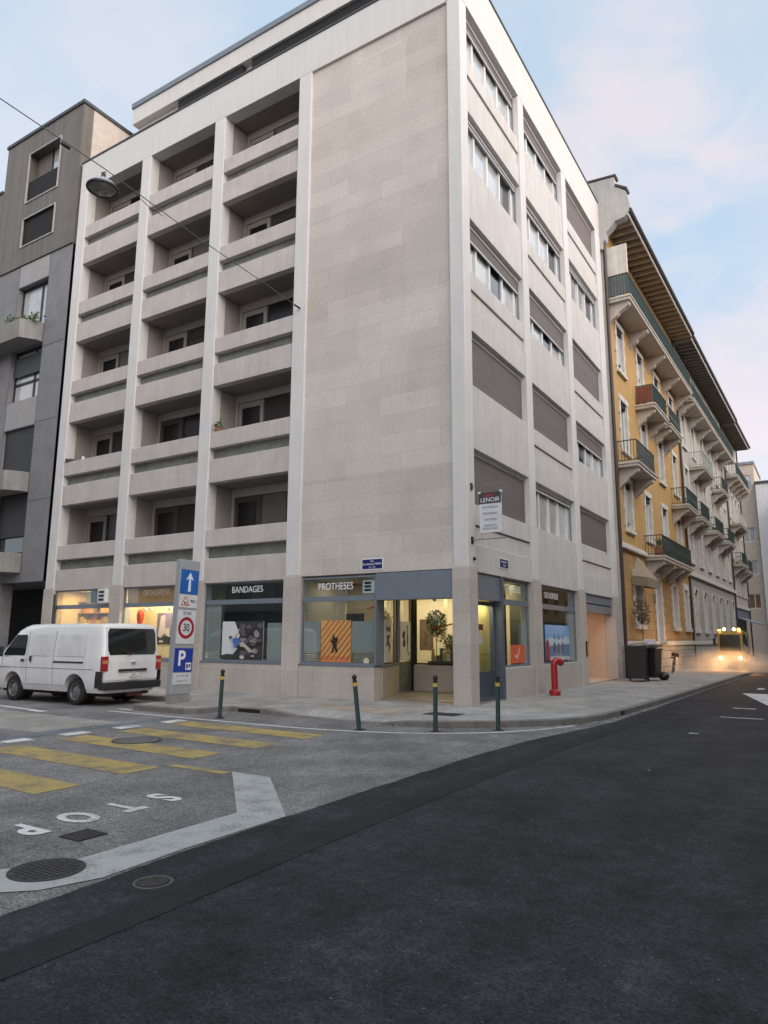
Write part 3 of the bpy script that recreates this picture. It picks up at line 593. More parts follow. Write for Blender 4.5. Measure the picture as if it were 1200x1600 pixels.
wAB = shopwin(-16.63, -13.40); wBC = shopwin(-12.82, -9.56); wCD = shopwin(-8.98, -5.77); wPR = shopwin(-5.19, -2.72)
M_LET = mat('white_window_lettering', (.80, .80, .80), rough=.5, var=.02)
def ftext(txt, size, o, u, v, parent, m=M_LET, **k):
    mb = MB(); add_text(mb, txt, size, o, u, v, **k); return mb.build('lettering', m, parent)
ftext('BANDAGES', .27, (-7.27, .128, 3.08), (1, 0, 0), (0, 0, 1), wCD, bold=0, sx=.9, depth=.002)
ftext('PROTHESES', .27, (-4.05, .128, 3.06), (1, 0, 0), (0, 0, 1), wPR, bold=0, sx=.84, depth=.002)
ftext('ORTHOPEDIE', .27, (-11.25, .128, 3.10), (1, 0, 0), (0, 0, 1), wBC, m=mat('faded_lettering', (.50, .42, .36), rough=.6), bold=0, sx=.78, depth=.002)
# interiors: rooms behind the panes
rm = MB()
rm.box(-16.66, -9.25, 3.4, 3.5, .1, 3.3); P(rm, 'shop_back_wall', M_IN)
P(MB().box(-16.7, -.46, .42, 7.0, 3.335, 3.36), 'shop_ceiling', M_INW)
P(MB().box(-16.7, -.46, .42, 7.0, .13, .15), 'shop_floor', M_FLO)
P(MB().box(-9.30, -9.22, .42, 3.4, .15, 3.33), 'partition_wall', M_IN); P(MB().box(-5.52, -5.45, .42, 6.9, .15, 3.33), 'partition_wall', M_INW)
P(MB().box(-16.7, -16.66, .42, 3.4, .15, 3.33), 'partition_wall', M_IN)
P(MB().box(-9.2, -5.53, 1.2, 1.25, .15, 3.33), 'window_backdrop', mat('dark_backdrop', (.05, .055, .055), rough=.8, var=.3))
P(MB().box(-5.44, -.46, 6.0, 6.05, .15, 3.33), 'shop_back_wall', M_INW)
# ochre panel behind the transom of the lit window
P(MB().box(-12.75, -9.62, .22, .25, 2.79, 3.30), 'transom_panel', M_OCH)
def lamp(loc, size, sy, energy, col, rot=(0, 0, 0), parent=None):
    l = bpy.data.lights.new('shop_lamp', 'AREA'); l.shape = 'RECTANGLE'; l.size = size; l.size_y = sy; l.energy = energy; l.color = col
    o = bpy.data.objects.new('shop_lamp', l); COL.objects.link(o); o.location = loc; o.rotation_euler = rot; o.parent = CB; return o
lamp((-11.2, .75, 3.30), 2.8, .5, 95, (1, .80, .50)); lamp((-15, .75, 3.30), 2.4, .5, 90, (1, .66, .32))
lamp((-3.8, 4.9, 3.30), 2.6, .8, 75, (1, .78, .46)); lamp((-4.4, 1.5, 3.30), 1.2, .4, 9, (1, .85, .62)); lamp((-1.6, 4.8, 3.30), 1.6, .7, 60, (1, .78, .42))
# window films
fm = MB(); fm.box(-8.92, -8.30, .150, .156, 1.04, 2.66).box(-6.45, -5.83, .150, .156, 1.04, 2.10).box(-8.30, -6.45, .150, .156, 1.04, 1.06); fm.build('frosted_film', M_FILM, wCD)
fm = MB().box(-5.12, -4.55, .150, .156, 1.32, 2.12).box(-3.50, -2.79, .150, .156, 1.32, 2.12)
for i in range(4): fm.box(-5.12, -4.60, .150, .156, 1.08+.065*i, 1.11+.065*i).box(-3.45, -2.79, .150, .156, 1.08+.065*i, 1.11+.065*i)
fm.build('frosted_film', M_FILM, wPR)
# entrance recess
P(MB().box(-2.70, -.455, .06, .42, 2.66, 3.36), 'entrance_fascia', M_ALU); P(MB().box(-2.70, -.455, .045, .06, 2.66, 2.80), 'shutter_box_trim', M_ALU)
P(MB().box(-2.70, -2.66, .02, .42, .99, 2.66), 'corner_mullion', M_ALU)
P(MB().poly([(-2.72, .05, .126), (-.1, .05, .126), (-.1, 2.2, .126), (-.5, 3.4, .126), (-3.6, 3.4, .126)]), 'entrance_floor', M_TILE)
P(MB().box(-2.3, -.5, .9, 1.9, .127, .14), 'door_mat', mat('rubber_mat', (.05, .05, .05), rough=.95, var=.3, bump=.5))
P(MB().prism([(-2.70, .42, 2.95), (-.46, .42, 2.95), (-.46, 3.4, 2.95), (-3.6, 3.4, 2.95)], (0, 0, .1)), 'recess_ceiling', mat('recess_ceiling_grey', (.50, .49, .47), rough=.7))
P(MB().prism([(-2.74, .42, .1), (-2.70, .42, .1), (-3.38, 2.4, .1), (-3.46, 2.4, .1), (-3.1, .9, .1)], (0, 0, .82)), 'plinth', M_STONE)
def fpane(a, b, z0, z1, name='side_window', fr=M_ALU, w=.05, gl=M_CLEAR):
    a = Vector((*a, 0)); b = Vector((*b, 0)); d = (b-a); L_ = d.length; d.normalize(); n = Vector((-d.y, d.x, 0))
    def bx(mb, s0, s1, q0, q1, t0, t1):
        pts = [a+d*s0+n*t0, a+d*s1+n*t0, a+d*s1+n*t1, a+d*s0+n*t1]; mb.prism([(p.x, p.y, q0) for p in pts], (0, 0, q1-q0))
    f = MB(); bx(f, 0, w, z0, z1, -.03, .03); bx(f, L_-w, L_, z0, z1, -.03, .03); bx(f, w, L_-w, z0, z0+w, -.03, .03); bx(f, w, L_-w, z1-w, z1, -.03, .03)
    o = P(f, name, fr); g_ = MB(); bx(g_, w, L_-w, z0+w, z1-w, -.004, .004); g_.build('pane', gl, o); return o, bx
sw1, bx1 = fpane((-2.72, .42), (-3.40, 2.40), .93, 2.94)
dr, bx2 = fpane((-3.42, 2.42), (-3.56, 3.36), .14, 2.94, 'entrance_door', w=.06)
k = MB(); bx2(k, .06, .89, .2, 1.0, -.02, .02); k.build('kick_panel', mat('greenish_grey_panel', (.16, .18, .165), rough=.6), dr)
P(MB().box(-3.44, -.46, 3.33, 3.42, .1, .90), 'plinth', M_STONE); sw2, bx3 = fpane((-3.40, 3.38), (-.46, 3.38), .91, 2.94, 'back_window', fr=M_BLACK)
P(MB().box(-3.50, -3.42, 3.3, 3.44, .1, 2.95), 'door_post', M_BLACK)
# right facade ground floor
P(MB().box(-.40, -.10, .48, 2.15, 2.66, 3.31), 'entrance_fascia', M_ALU); P(MB().box(-.095, -.085, .48, 2.15, 2.66, 2.78), 'shutter_box_trim', M_ALU)
P(MB().box(-.42, -.06, 2.15, 2.30, .12, 3.31), 'door_jamb', mat('slate_blue_jamb', (.085, .10, .13), rough=.5))
d2, _ = fpane((-.30, .50), (-.30, 2.14), .14, 2.62, 'glazed_door', fr=mat('slate_blue_jamb', (.085, .10, .13)), w=.09)
P(MB().box(-.33, -.27, .59, 2.05, .23, .86), 'door_panel', mat('slate_blue_panel', (.05, .065, .085), rough=.5), parent=d2)
MB().box(-.40, -.37, 1.30, 1.62, 1.9, 2.05).build('door_sticker', mat('red_brown_sticker', (.30, .05, .03)), d2)
MB().box(-.29, -.283, .95, 1.35, 1.55, 1.78).build('opening_hours_plate', mat('silver_plate', (.45, .46, .48), rough=.4), d2)
P(MB().box(-.74, -.70, .8, 3.3, 1.3, 3.2), 'yellow_partition', mat('yellow_partition_wall', (.72, .56, .22), rough=.8)); P(MB().box(-.75, -.69, .8, 3.3, .15, 1.29), 'yellow_partition', mat('yellow_counter', (.60, .46, .12), rough=.6))
lamp((-.50, 1.9, 2.62), .2, 1.4, 16, (1, .86, .55))
P(MB().box(-.36, -.045, 2.32, 4.40, .1, .92), 'plinth', M_STONE, bevel=.01); P(MB().box(-.36, -.03, 5.10, 8.93, .1, .92), 'plinth', M_STONE, bevel=.01)
def rshop(ya, yb, rail=(2.60, 2.75)):
    xx = -.20; f = MB(); f.box(xx-.03, xx+.03, ya, ya+.05, .92, 3.3).box(xx-.03, xx+.03, yb-.05, yb, .92, 3.3).box(xx-.03, xx+.03, ya+.05, yb-.05, .92, .98).box(xx-.03, xx+.03, ya+.05, yb-.05, 3.24, 3.3).box(xx-.04, xx+.045, ya+.05, yb-.05, *rail)
    o = P(f, 'shop_window', M_ALU); MB().box(xx-.004, xx+.004, ya+.05, yb-.05, .98, rail[0]).build('pane', M_CLEAR, o); MB().box(xx-.004, xx+.004, ya+.05, yb-.05, rail[1], 3.24).build('transom_pane', M_CLEAR, o); return o
r1 = rshop(2.31, 4.42); r2 = rshop(5.08, 8.95)
P(MB().box(-1.0, -.95, 5.0, 9.0, .15, 3.33), 'window_backdrop', mat('grey_green_backdrop', (.13, .14, .125), rough=.8, var=.2))
P(MB().box(-.95, -.42, 4.97, 5.03, .15, 3.33).box(-.95, -.42, 8.96, 9.02, .15, 3.33).box(-.95, -.42, 5.03, 8.96, 3.33, 3.36), 'display_box', mat('grey_green_backdrop', (.13, .14, .125)))
P(MB().box(-1.0, -.95, 3.2, 4.44, .15, 3.33), 'window_backdrop', mat('beige_backdrop', (.30, .27, .22), rough=.8, var=.3, nscale=1))
MB().box(-.222, -.216, 3.72, 4.36, .98, 2.1).box(-.222, -.216, 2.37, 2.60, .98, 2.1).build('frosted_film', M_FILM, r1)
MB().box(-.222, -.216, 8.0, 8.89, .98, 2.60).box(-.222, -.216, 5.14, 5.4, .98, 2.6).build('frosted_film', M_FILM, r2)
ftext('PROTHESES', .27, (-.19, 3.30, 3.05), (0, 1, 0), (0, 0, 1), r1, bold=0, sx=.82, depth=.002)
ftext('ORTHOPEDIE', .27, (-.19, 6.55, 3.03), (0, 1, 0), (0, 0, 1), r2, bold=0, sx=.82, depth=.002)
# lit side entrance, third bay
M_PEACH = mat('peach_entrance_wall', (.56, .42, .32), rough=.85, var=.06)
P(MB().box(-.40, -.12, 9.66, 13.64, 2.66, 3.31), 'entrance_fascia', M_ALU)
en = MB().box(-1.75, -1.70, 9.5, 13.7, .1, 2.95).box(-1.7, -.42, 9.50, 9.62, .1, 2.95).box(-1.7, -.42, 13.64, 13.70, .1, 2.95).box(-1.7, -.12, 9.62, 13.64, 2.95, 2.99); P(en, 'side_entrance_walls', M_PEACH)
P(MB().box(-1.70, -.02, 9.66, 13.64, .12, .17), 'entrance_step', mat('peach_step', (.42, .33, .25), rough=.7))
P(MB().box(-1.69, -1.64, 11.0, 12.2, .17, 2.3), 'inner_door', mat('brown_door', (.28, .17, .10), rough=.5))
lamp((-.95, 11.6, 2.93), .3, 2.2, 26, (1, .68, .48))
P(MB().box(.027, .075, 9.35, 9.55, 1.12, 1.62), 'intercom_box', M_BLACK)
P(MB().box(-16.6, -16.45, .0, .05, .12, 3.2), 'rain_pipe', M_CAP)
# shop contents seen through the glass
P(MB().box(-13.16, -13.10, .42, 1.9, .15, 3.33), 'partition_wall', M_IN); P(MB().box(-13.1, -9.3, 1.25, 1.3, .15, 3.33), 'display_backdrop', mat('cream_backdrop', (.72, .62, .42), rough=.8, var=.06))
P(MB().box(-16.66, -13.16, 1.45, 1.5, .15, 3.33), 'display_backdrop', M_IN)
r4 = random.Random(4); mcs = [mat('orange_boxes', (.58, .23, .05), var=.2), mat('yellow_boxes', (.60, .42, .12), var=.2), mat('tan_boxes', (.40, .26, .13), var=.2), mat('wood_brown', (.16, .09, .05), var=.2), mat('cream_boxes', (.62, .52, .34), var=.2)]
for j, z in enumerate((1.15, 1.62, 2.10, 2.55, 2.98)):
    P(MB().box(-16.6, -13.2, 1.05, 1.44, z-.03, z), 'shelf_board', mcs[3])
    x = -16.55
    sh = MB()
    while x < -13.5:
        w_ = r4.uniform(.12, .42); h_ = r4.uniform(.18, .40) if z < 2.9 else r4.uniform(.1, .28)
        if r4.random() < .8: sh.box(x, x+w_-.02, 1.08+r4.uniform(0, .1), 1.42, z+.003, z+h_, r4.choice((0, 1, 1, 2, 4)))
        x += w_
    P(sh, 'stock_boxes', mcs)
P(MB().box(-15.1, -14.75, .30, .34, 2.85, 3.2), 'lit_notice', mat('lit_cream_notice', (.75, .60, .30)))
for x in (-12.4, -12.1, -11.2, -10.4): P(MB().lathe([(.045, 0), (.06, -.02), (.055, -.10), (.02, -.12), (0, -.12)], c=(x, .7, 2.66), n=12), 'spot_lamp', M_WHITE)
poster('ortho', 'tall violet and white poster on the cream back wall of the lit shop window', (-12.42, 1.235, 1.45), (1, 0, 0), .72, 1.05, (.20, .17, .30), [((.62, .58, .62), [(.1, .25), (.3, .2), (.55, .35), (.95, .15), (.9, .5), (.5, .95), (.25, .9), (.2, .6)]), ((.05, .05, .08), [(.0, .0), (1, .0), (1, .22), (.6, .28), (.3, .18), (0, .3)]), ((.30, .26, .45), [(.6, .5), (1, .55), (1, 1), (.55, 1)]), ((.7, .68, .7), [(.2, .06), (.5, .06), (.5, .11), (.2, .11)])])
# inside the corner shop: cabinet, framed picture, wall lamps
P(MB().box(-5.4, -3.55, 2.6, 2.66, .15, 3.33), 'room_divider', mat('beige_divider', (.50, .42, .31), rough=.8, var=.08))
P(MB().box(-5.35, -4.75, 2.50, 2.59, 2.0, 2.42), 'framed_picture', mat('dark_picture', (.05, .06, .07), var=.5, nscale=8)); P(MB().box(-4.2, -3.9, 2.45, 2.59, .15, 2.75), 'dark_cabinet', mat('cabinet_brown', (.12, .08, .05), var=.2))
P(MB().box(-3.85, -3.6, 2.3, 2.58, .15, 2.9), 'door_leaf', mat('warm_door', (.42, .26, .12), var=.1)); P(MB().poly([(-4.7, 2.58, 2.55), (-4.35, 2.58, 2.66), (-4.05, 2.58, 2.68), (-4.4, 2.58, 2.58)]), 'red_wall_mark', mat('brand_red', (.5, .06, .03)))
lg = thing('leg_brace_display', 'red leg brace hanging in the lit shop window above the van', 'display', (-12.55, .62, 1.80)); lg.scale = (.8, .8, .8)
MB().lathe([(.03, 0), (.07, .12), (.09, .35), (.14, .60), (.15, .80), (.10, .95), (.03, 1.0)], n=14).build('brace', mat('red_brace', (.55, .07, .04)), lg, smooth=True); MB().cyl((0, 0, 1.0), (0, 0, 1.72), .008).build('hanger', M_WHITE, lg)
rnd = random.Random(5)
def blob(cx, cy, rx, ry, n=11, j=.3): return [(min(1, max(0, cx+rx*(1+rnd.uniform(-j, j))*math.cos(2*math.pi*i/n))), min(1, max(0, cy+ry*(1+rnd.uniform(-j, j))*math.sin(2*math.pi*i/n)))) for i in range(n)]
rock = [(.30, 1), (1, 1), (1, 0), (0, 0), (0, .10), (.12, .14), (.28, .13), (.40, .30), (.36, .45), (.44, .62), (.38, .80)]
dk, md, lt = (.035, .032, .04), (.11, .095, .12), (.26, .24, .27)
shp = [(dk, rock)]+[(random.Random(i).choice([md, md, lt, (.02, .02, .025)]), blob(.5+rnd.random()*.45, .12+rnd.random()*.8, .05+.05*rnd.random(), .04+.05*rnd.random(), 9)) for i in range(22)]
shp += [((.03, .05, .03), blob(.2, .07, .18, .06)), ((.07, .16, .42), [(.26, .52), (.36, .58), (.48, .50), (.44, .32), (.34, .30)]), ((.10, .07, .06), blob(.22, .58, .045, .05)), ((.35, .42, .55), [(.22, .54), (.27, .52), (.34, .32), (.30, .30)]),
        ((.5, .42, .36), [(.33, .58), (.37, .60), (.46, .80), (.43, .80)]), ((.02, .02, .025), [(.38, .34), (.50, .42), (.56, .30), (.44, .22)]), ((.52, .42, .36), [(.46, .44), (.54, .46), (.76, .24), (.82, .27), (.80, .21), (.70, .19), (.56, .33), (.47, .34)]), ((.60, .55, .45), blob(.52, .06, .05, .05)), ((.6, .57, .5), blob(.78, .10, .05, .02))]
poster('climb', 'photo poster of a climber in blue on dark rock under the BANDAGES lettering', (-8.20, .125, 1.05), (1, 0, 0), 1.62, 1.10, (.66, .67, .70), shp)
og = (.62, .31, .10); sh2 = [((.60, .20, .07), [(0, 0), (1, 0), (1, .14), (0, .14)])]
for i in range(-4, 9):
    x = i*.17; pts = []
    for (a, b) in ((x, .06), (x+.035, .06), (x+.035+.95, 1.0), (x+.95, 1.0)): pts.append((a, b))
    # clip the stripe to the panel
    def clip(p, f_in, f_x):
        out = []
        for q, r_ in zip(p, p[1:]+p[:1]):
            if f_in(q): out.append(q)
            if f_in(q) != f_in(r_): out.append(f_x(q, r_))
        return out
    ix = lambda c: (lambda q, r_: (c, q[1]+(r_[1]-q[1])*(c-q[0])/(r_[0]-q[0])))
    pts = clip(pts, lambda q: q[0] >= 0, ix(0)); pts = clip(pts, lambda q: q[0] <= 1, ix(1)) if pts else pts
    if len(pts) > 2: sh2.append(((.13, .045, .02), pts))
sh2 += [((.025, .015, .012), [(.36, .22), (.44, .22), (.46, .36), (.52, .22), (.58, .24), (.53, .44), (.60, .54), (.54, .60), (.47, .58), (.46, .66), (.40, .66), (.41, .56), (.32, .48), (.38, .46), (.42, .40)])]
poster('stripe', 'orange striped poster with a dark runner under the PROTHESES lettering', (-4.50, .125, 1.05), (1, 0, 0), .98, 1.10, og, sh2)
nv = (.035, .035, .12)
a = Vector((-2.72, .42, 0)); b = Vector((-3.40, 2.40, 0)); dv = (b-a).normalized(); nn = Vector((-dv.y, dv.x, 0))
q0 = a+dv*.06-nn*.05
poster('band1', 'narrow white poster with a navy twisted figure in the slanted entrance window', (q0.x, q0.y, 1.05), dv, .82, 1.12, (.70, .70, .73),
       [(nv, [(.2, .78), (.3, .88), (.5, .80), (.78, .86), (.9, .80), (.8, .70), (.4, .74), (.3, .66)]), (nv, [(.25, .62), (.6, .66), (.8, .60), (.6, .54), (.75, .42), (.9, .36), (.6, .22), (.62, .38), (.4, .40), (.2, .36), (.35, .48)])])
a = Vector((-3.42, 2.42, 0)); b = Vector((-3.56, 3.36, 0)); dv = (b-a).normalized(); nn = Vector((-dv.y, dv.x, 0)); q0 = a+dv*.02-nn*.06
poster('band2', 'narrow white poster with black brush shapes on the shop entrance door', (q0.x, q0.y, 1.05), dv, .80, 1.12, (.70, .70, .73),
       [((.02, .02, .03), [(.15, .66), (.3, .78), (.45, .72), (.42, .56), (.5, .46), (.45, .34), (.25, .34), (.2, .44), (.3, .54), (.18, .58)]), ((.02, .02, .03), [(.62, .92), (.72, .9), (.7, .70), (.76, .54), (.70, .30), (.72, .22), (.9, .14), (.8, .13), (.64, .24), (.62, .52)])])
poster('red', 'orange red poster with a thin white sketch low in the right hand window', (-.155, 2.95, 1.02), (0, 1, 0), 1.05, .50, (.62, .12, .05), [((.75, .6, .5), [(.25, .3), (.3, .5), (.4, .36), (.62, .85), (.66, .85), (.42, .22), (.32, .36)])])
bl = (.16, .38, .68)
ppl = [((.04, .06, .12), blob(.35+.17*i, .34, .05, .17, 10, .15)) for i in range(3)]
ppl2 = [((.06, .10, .2), [(.33+.19*i, .60), (.35+.19*i, .80), (.37+.19*i, .60)]) for i in range(3)]
poster('blue', 'blue poster of three people standing by water in the window behind the hydrant', (-.155, 5.75, 1.02), (0, 1, 0), 2.35, 1.10, bl,
       [((.45, .55, .66), [(0, .30), (1, .30), (1, .62), (.8, .70), (.5, .58), (.25, .66), (0, .6)]), ((.10, .20, .36), [(0, .12), (1, .12), (1, .46), (0, .40)]), ((.45, .48, .5), [(0, 0), (1, 0), (1, .10), (0, .12)]), ((.30, .03, .04), [(0, 0), (.16, 0), (.14, .5), (.06, .62), (0, .5)])]+ppl+ppl2)
#=REST=
# ================================================================ signs and fittings on the corner building
M_BLUE = mat('enamel_blue', (.012, .018, .14), rough=.25, coat=.5)
M_LTXT = mat('sign_white', (.75, .75, .76), rough=.4, var=.03)
def street_sign(o, u, w, h, label, lines):
    u = Vector(u); n = u.cross(Vector((0, 0, 1))); t = thing('street_name_sign', label, 'street sign', o)
    mb = MB(); Q = lambda a, b, d: tuple(u*a+Vector((0, 0, b))+n*d)
    mb.prism([Q(-w/2-.03, -h/2-.03, 0), Q(w/2+.03, -h/2-.03, 0), Q(w/2+.03, h/2+.03, 0), Q(-w/2-.03, h/2+.03, 0)], n*.012); mb.build('plate', M_LTXT, t)
    mb = MB(); mb.prism([Q(-w/2, -h/2, .013), Q(w/2, -h/2, .013), Q(w/2, h/2, .013), Q(-w/2, h/2, .013)], n*.006); mb.build('enamel_panel', M_BLUE, t)
    mb = MB()
    for tx, sz, z in lines: add_text(mb, tx, sz, Q(0, z, .021), u, (0, 0, 1), sx=.86, depth=.001)
    mb.build('lettering', M_LTXT, t)
street_sign((-2.82, .078, 3.61), (1, 0, 0), .62, .25, 'blue enamel street sign on the blank stone wall above the entrance', [('Rue', .075, .075), ('Barthélemy-MENN', .088, .0), ('1815 - 1893', .05, -.085)])
street_sign((-.048, 2.32, 3.68), (0, 1, 0), .56, .22, 'small blue street sign on the side wall beyond the corner pillar', [('Boulevard de la', .07, .045), ('Cluse', .085, -.05)])
t = thing('hanging_shop_sign', 'projecting LENOIR shop sign board hung on two rods from the corner pillar', 'shop sign', (0, .22, 4.1))
MB().box(.22, .80, -.02, .02, .12, 1.12).build('board', mat('sign_board_white', (.62, .62, .66), rough=.4), t, bevel=.004)
MB().box(.22, .80, -.026, -.0205, .84, 1.12).build('header_panel', mat('sign_header_anthracite', (.05, .05, .06), rough=.4), t)
mb = MB(); add_text(mb, 'LENOIR', .155, (.51, -.028, .925), (1, 0, 0), (0, 0, 1), depth=.001, sx=.95); mb.build('lettering', M_LTXT, t)
mb = MB()
for tx, z in (('ORTHOPEDIE', .745), ('PROTHESES', .59), ('ORTHESES', .44), ('SUPPORTS', .29), ('PLANTAIRES', .215)): add_text(mb, tx, .072, (.51, -.0225, z), (1, 0, 0), (0, 0, 1), depth=.001)
mb.build('small_lettering', mat('sign_grey_text', (.12, .12, .14)), t)
MB().poly([(.34, -.028, 1.04), (.46, -.028, 1.0), (.62, -.028, 1.06), (.46, -.028, 1.03)]).poly([(.40, -.0285, 1.06), (.50, -.0285, 1.02), (.66, -.0285, 1.10), (.50, -.0285, 1.05)]).build('red_swoosh', mat('sign_red', (.45, .03, .02)), t)
MB().cyl((0, 0, 1.32), (.92, 0, 1.32), .010, n=8).cyl((0, 0, -.03), (.92, 0, -.03), .012, n=8).cyl((.27, 0, 1.12), (.27, 0, 1.32), .005, n=6).cyl((.74, 0, 1.12), (.74, 0, 1.32), .005, n=6).cyl((.27, 0, -.03), (.27, 0, .12), .005, n=6).cyl((.74, 0, -.03), (.74, 0, .12), .005, n=6).build('rods', mat('steel_rod', (.25, .25, .25), rough=.4, metal=.7), t)
MB().box(.001, .03, -.05, .05, 1.24, 1.40).box(.001, .03, -.05, .05, -.12, .05).build('wall_brackets', M_BLACK, t)
MB().box(.20, .26, -.03, .03, 1.10, 1.15).box(.76, .82, -.03, .03, 1.10, 1.15).build('clips', M_WHITE, t)
tag(MB().cyl((.005, .30, 3.62), (.04, .30, 3.62), .045, n=12).cyl((.04, .30, 3.62), (.06, .30, 3.60), .02, n=8).build('wall_fitting', M_BLACK), 'small black cable fitting on the corner pillar below the hanging sign', 'wall fitting')
def ac(o, u, w, h, d, label, louv=True):
    t = thing('air_conditioner', label, 'air conditioner', o); u = Vector(u)
    MB().box(-w/2, w/2, -d, 0, 0, h).build('casing', M_WHITE, t, bevel=.008)
    g_ = MB()
    for i in range(3): g_.box(-w/2+.06, w/2-.10, -d-.004, -d-.0005, .06+i*(h-.08)/3, .06+(i+.68)*(h-.08)/3)
    g_.build('grille', M_BLACK, t); return t
ac((-13.72, .10, 2.83), (1, 0, 0), .44, .47, .20, 'white louvred air conditioner box high in the shop window behind the van')
ac((-3.02, .30, 2.85), (1, 0, 0), .38, .36, .10, 'small grey vent unit in the transom window beside the PROTHESES lettering')
t = thing('dark_window_panel', 'dark blue panel next to the white air conditioner in the shop transom', 'panel', (-14.3, .17, 2.85)); MB().box(-.38, .36, 0, .02, 0, .44).build('panel', mat('navy_panel', (.03, .045, .07), var=.3), t)
tag(MB().lathe([(.085, 0), (.085, .006), (0, .006)], axis='Y', n=20).build('round_sticker', mat('cream_sticker', (.60, .58, .40))), 'round cream sticker low on the PROTHESES shop window', 'sticker').location = (-3.02, .122, 1.10)
tag(MB().lathe([(.075, 0), (.075, .006), (.045, .006), (.045, 0)], axis='Y', n=20).build('ring_sticker', mat('cream_sticker', (.60, .58, .40))), 'small ring shaped sticker at the left edge of the BANDAGES window', 'sticker').location = (-8.82, .122, 1.14)
# balcony plants and odds
M_LEAF = [mat('leaf_dark', (.035, .065, .018), rough=.6, var=.3, nscale=4), mat('leaf_mid', (.07, .11, .03), rough=.6, var=.3, nscale=4), mat('leaf_light', (.13, .16, .05), rough=.6, var=.3, nscale=4), mat('leaf_red', (.16, .05, .03), rough=.6, var=.3, nscale=4)]
def leaves(mb, c, r, n, s, rg, ms=(0, 1, 2)):
    for i in range(n):
        while True:
            p = Vector((rg.uniform(-1, 1), rg.uniform(-1, 1), rg.uniform(-1, 1)))
            if p.length < 1: break
        p = Vector((c[0]+p.x*r[0], c[1]+p.y*r[1], c[2]+p.z*r[2])); a = Vector((rg.uniform(-1, 1), rg.uniform(-1, 1), rg.uniform(-.6, 1))).normalized(); b = a.orthogonal().normalized(); L_ = s*rg.uniform(.6, 1.3)
        mb.poly([p, p+a*L_*.5+b*L_*.22, p+a*L_, p+a*L_*.5-b*L_*.22], rg.choice(ms))
rg = random.Random(11)
t = thing('potted_plant', 'small green plant on the balcony rail, second floor beside the blank wall', 'plant', (-8.75, .10, ZL[1]+1.66))
MB().lathe([(.07, 0), (.10, .14), (.085, .14), (.07, .1), (0, .1)], n=12).build('pot', mat('terracotta', (.30, .12, .06), var=.2), t)
mb = MB(); leaves(mb, (0, 0, .22), (.20, .12, .13), 120, .08, rg); mb.build('foliage', M_LEAF, t)
tag(MB().lathe([(.02, 0), (.17, .05), (.21, .10), (.19, .10), (.15, .06), (0, .02)], n=18).build('satellite_bowl', M_ALU), 'shallow grey bowl on the leftmost balcony rail, second floor', 'bowl').location = (-16.45, .12, ZL[1]+1.66)
tag(MB().lathe([(.05, 0), (.055, .10), (.03, .13), (0, .13)], n=10).build('white_jar', M_WHITE), 'small white jar on the leftmost balcony rail, second floor', 'jar').location = (-15.7, .12, ZL[1]+1.66)
# ================================================================ grey neighbour on the left
M_CLAD = wave_mat('brown_grey_boarding', (.135, .120, .105), .155, depth=.35, axis='XY', dark=.82, var=.12, rough=.6)
M_CONC = mat('grey_concrete_panel', (.20, .20, .21), rough=.8, var=.14, nscale=1.4, var2=.22, bscale=24, bump=.3)
M_CONL = mat('pale_concrete_panel', (.31, .305, .30), rough=.8, var=.06, nscale=2, var2=.06, bscale=24)
NB = thing('apartment_building', 'modern grey concrete apartment building with brown boarded top floors, left edge', 'building', (-17.32, 0, 0))
def N_(mb, name, m, **k): return mb.build(name, m, k.pop('parent', NB), off=(-17.32, 0, 0), **k)
WX = (-21.05, -18.83)
# upper boarded box
holes = [(-21.1, -18.73, 20.4, 22.85), (-21.12, -18.73, 18.28, 19.66), (-26, -24.2, 18.28, 19.66)]
up = MB(); wall_holes(up, lambda u, z, d: (u, -.06-d, z), -32, -22.93, 17.42, 21.6, [h for h in holes if h[1] < -22.93], .45); wall_holes(up, lambda u, z, d: (u, -.06-d, z), -22.93, -17.34, 17.42, 23.8, [h for h in holes if h[0] > -22.93], .45)
up.poly([(-17.34, -.06, 17.42), (-17.34, .42, 17.42), (-17.34, .42, 23.8), (-17.34, -.06, 23.8)]); up.poly([(-22.93, -.06, 21.6), (-22.93, 8, 21.6), (-22.93, 8, 23.8), (-22.93, -.06, 23.8)]); up.poly([(-32, -.06, 17.42), (-17.34, -.06, 17.42), (-17.34, .42, 17.42), (-32, .42, 17.42)])
N_(up, 'boarded_storeys', M_CLAD)
N_(MB().box(-17.6, -17.34, .42, 9, 17, 23.8), 'gable_wall', mat('beige_gable_render', (.52, .45, .39), rough=.85, streak=.04))
N_(MB().box(-22.99, -17.28, -.12, 9.2, 23.803, 23.95).box(-32, -22.99, -.12, 8, 21.603, 21.72), 'roof_edge', M_CAP)
for i, (a, b, c, d) in enumerate(holes):
    f = MB(); f.box(a, a+.06, -.10, -.05, c, d).box(b-.06, b, -.10, -.05, c, d).box(a+.06, b-.06, -.10, -.05, c, c+.05).box(a+.06, b-.06, -.10, -.05, d-.05, d)
    w = N_(f, 'window_frame', mat('pale_metal_trim', (.36, .35, .34), rough=.5))
    if i == 0:
        q = MB().box(a, -19.95, .33, .40, c, d); N_(q, 'window_return', M_CLAD); p = MB().box(-19.95, b, .36, .38, c, d).build('pane', M_SKYG, w, off=(-17.32, 0, 0)); MB().box(-19.98, -19.9, .32, .36, c, d).box(-19.1, -19.02, .32, .36, c, d).build('mullion', M_BLACK, w, off=(-17.32, 0, 0))
    else: MB().box(a, b, .12, .14, c, d).build('roller_shutter', wave_mat('grey_shutter%d' % i, (.10, .092, .09), .05), w, off=(-17.32, 0, 0))
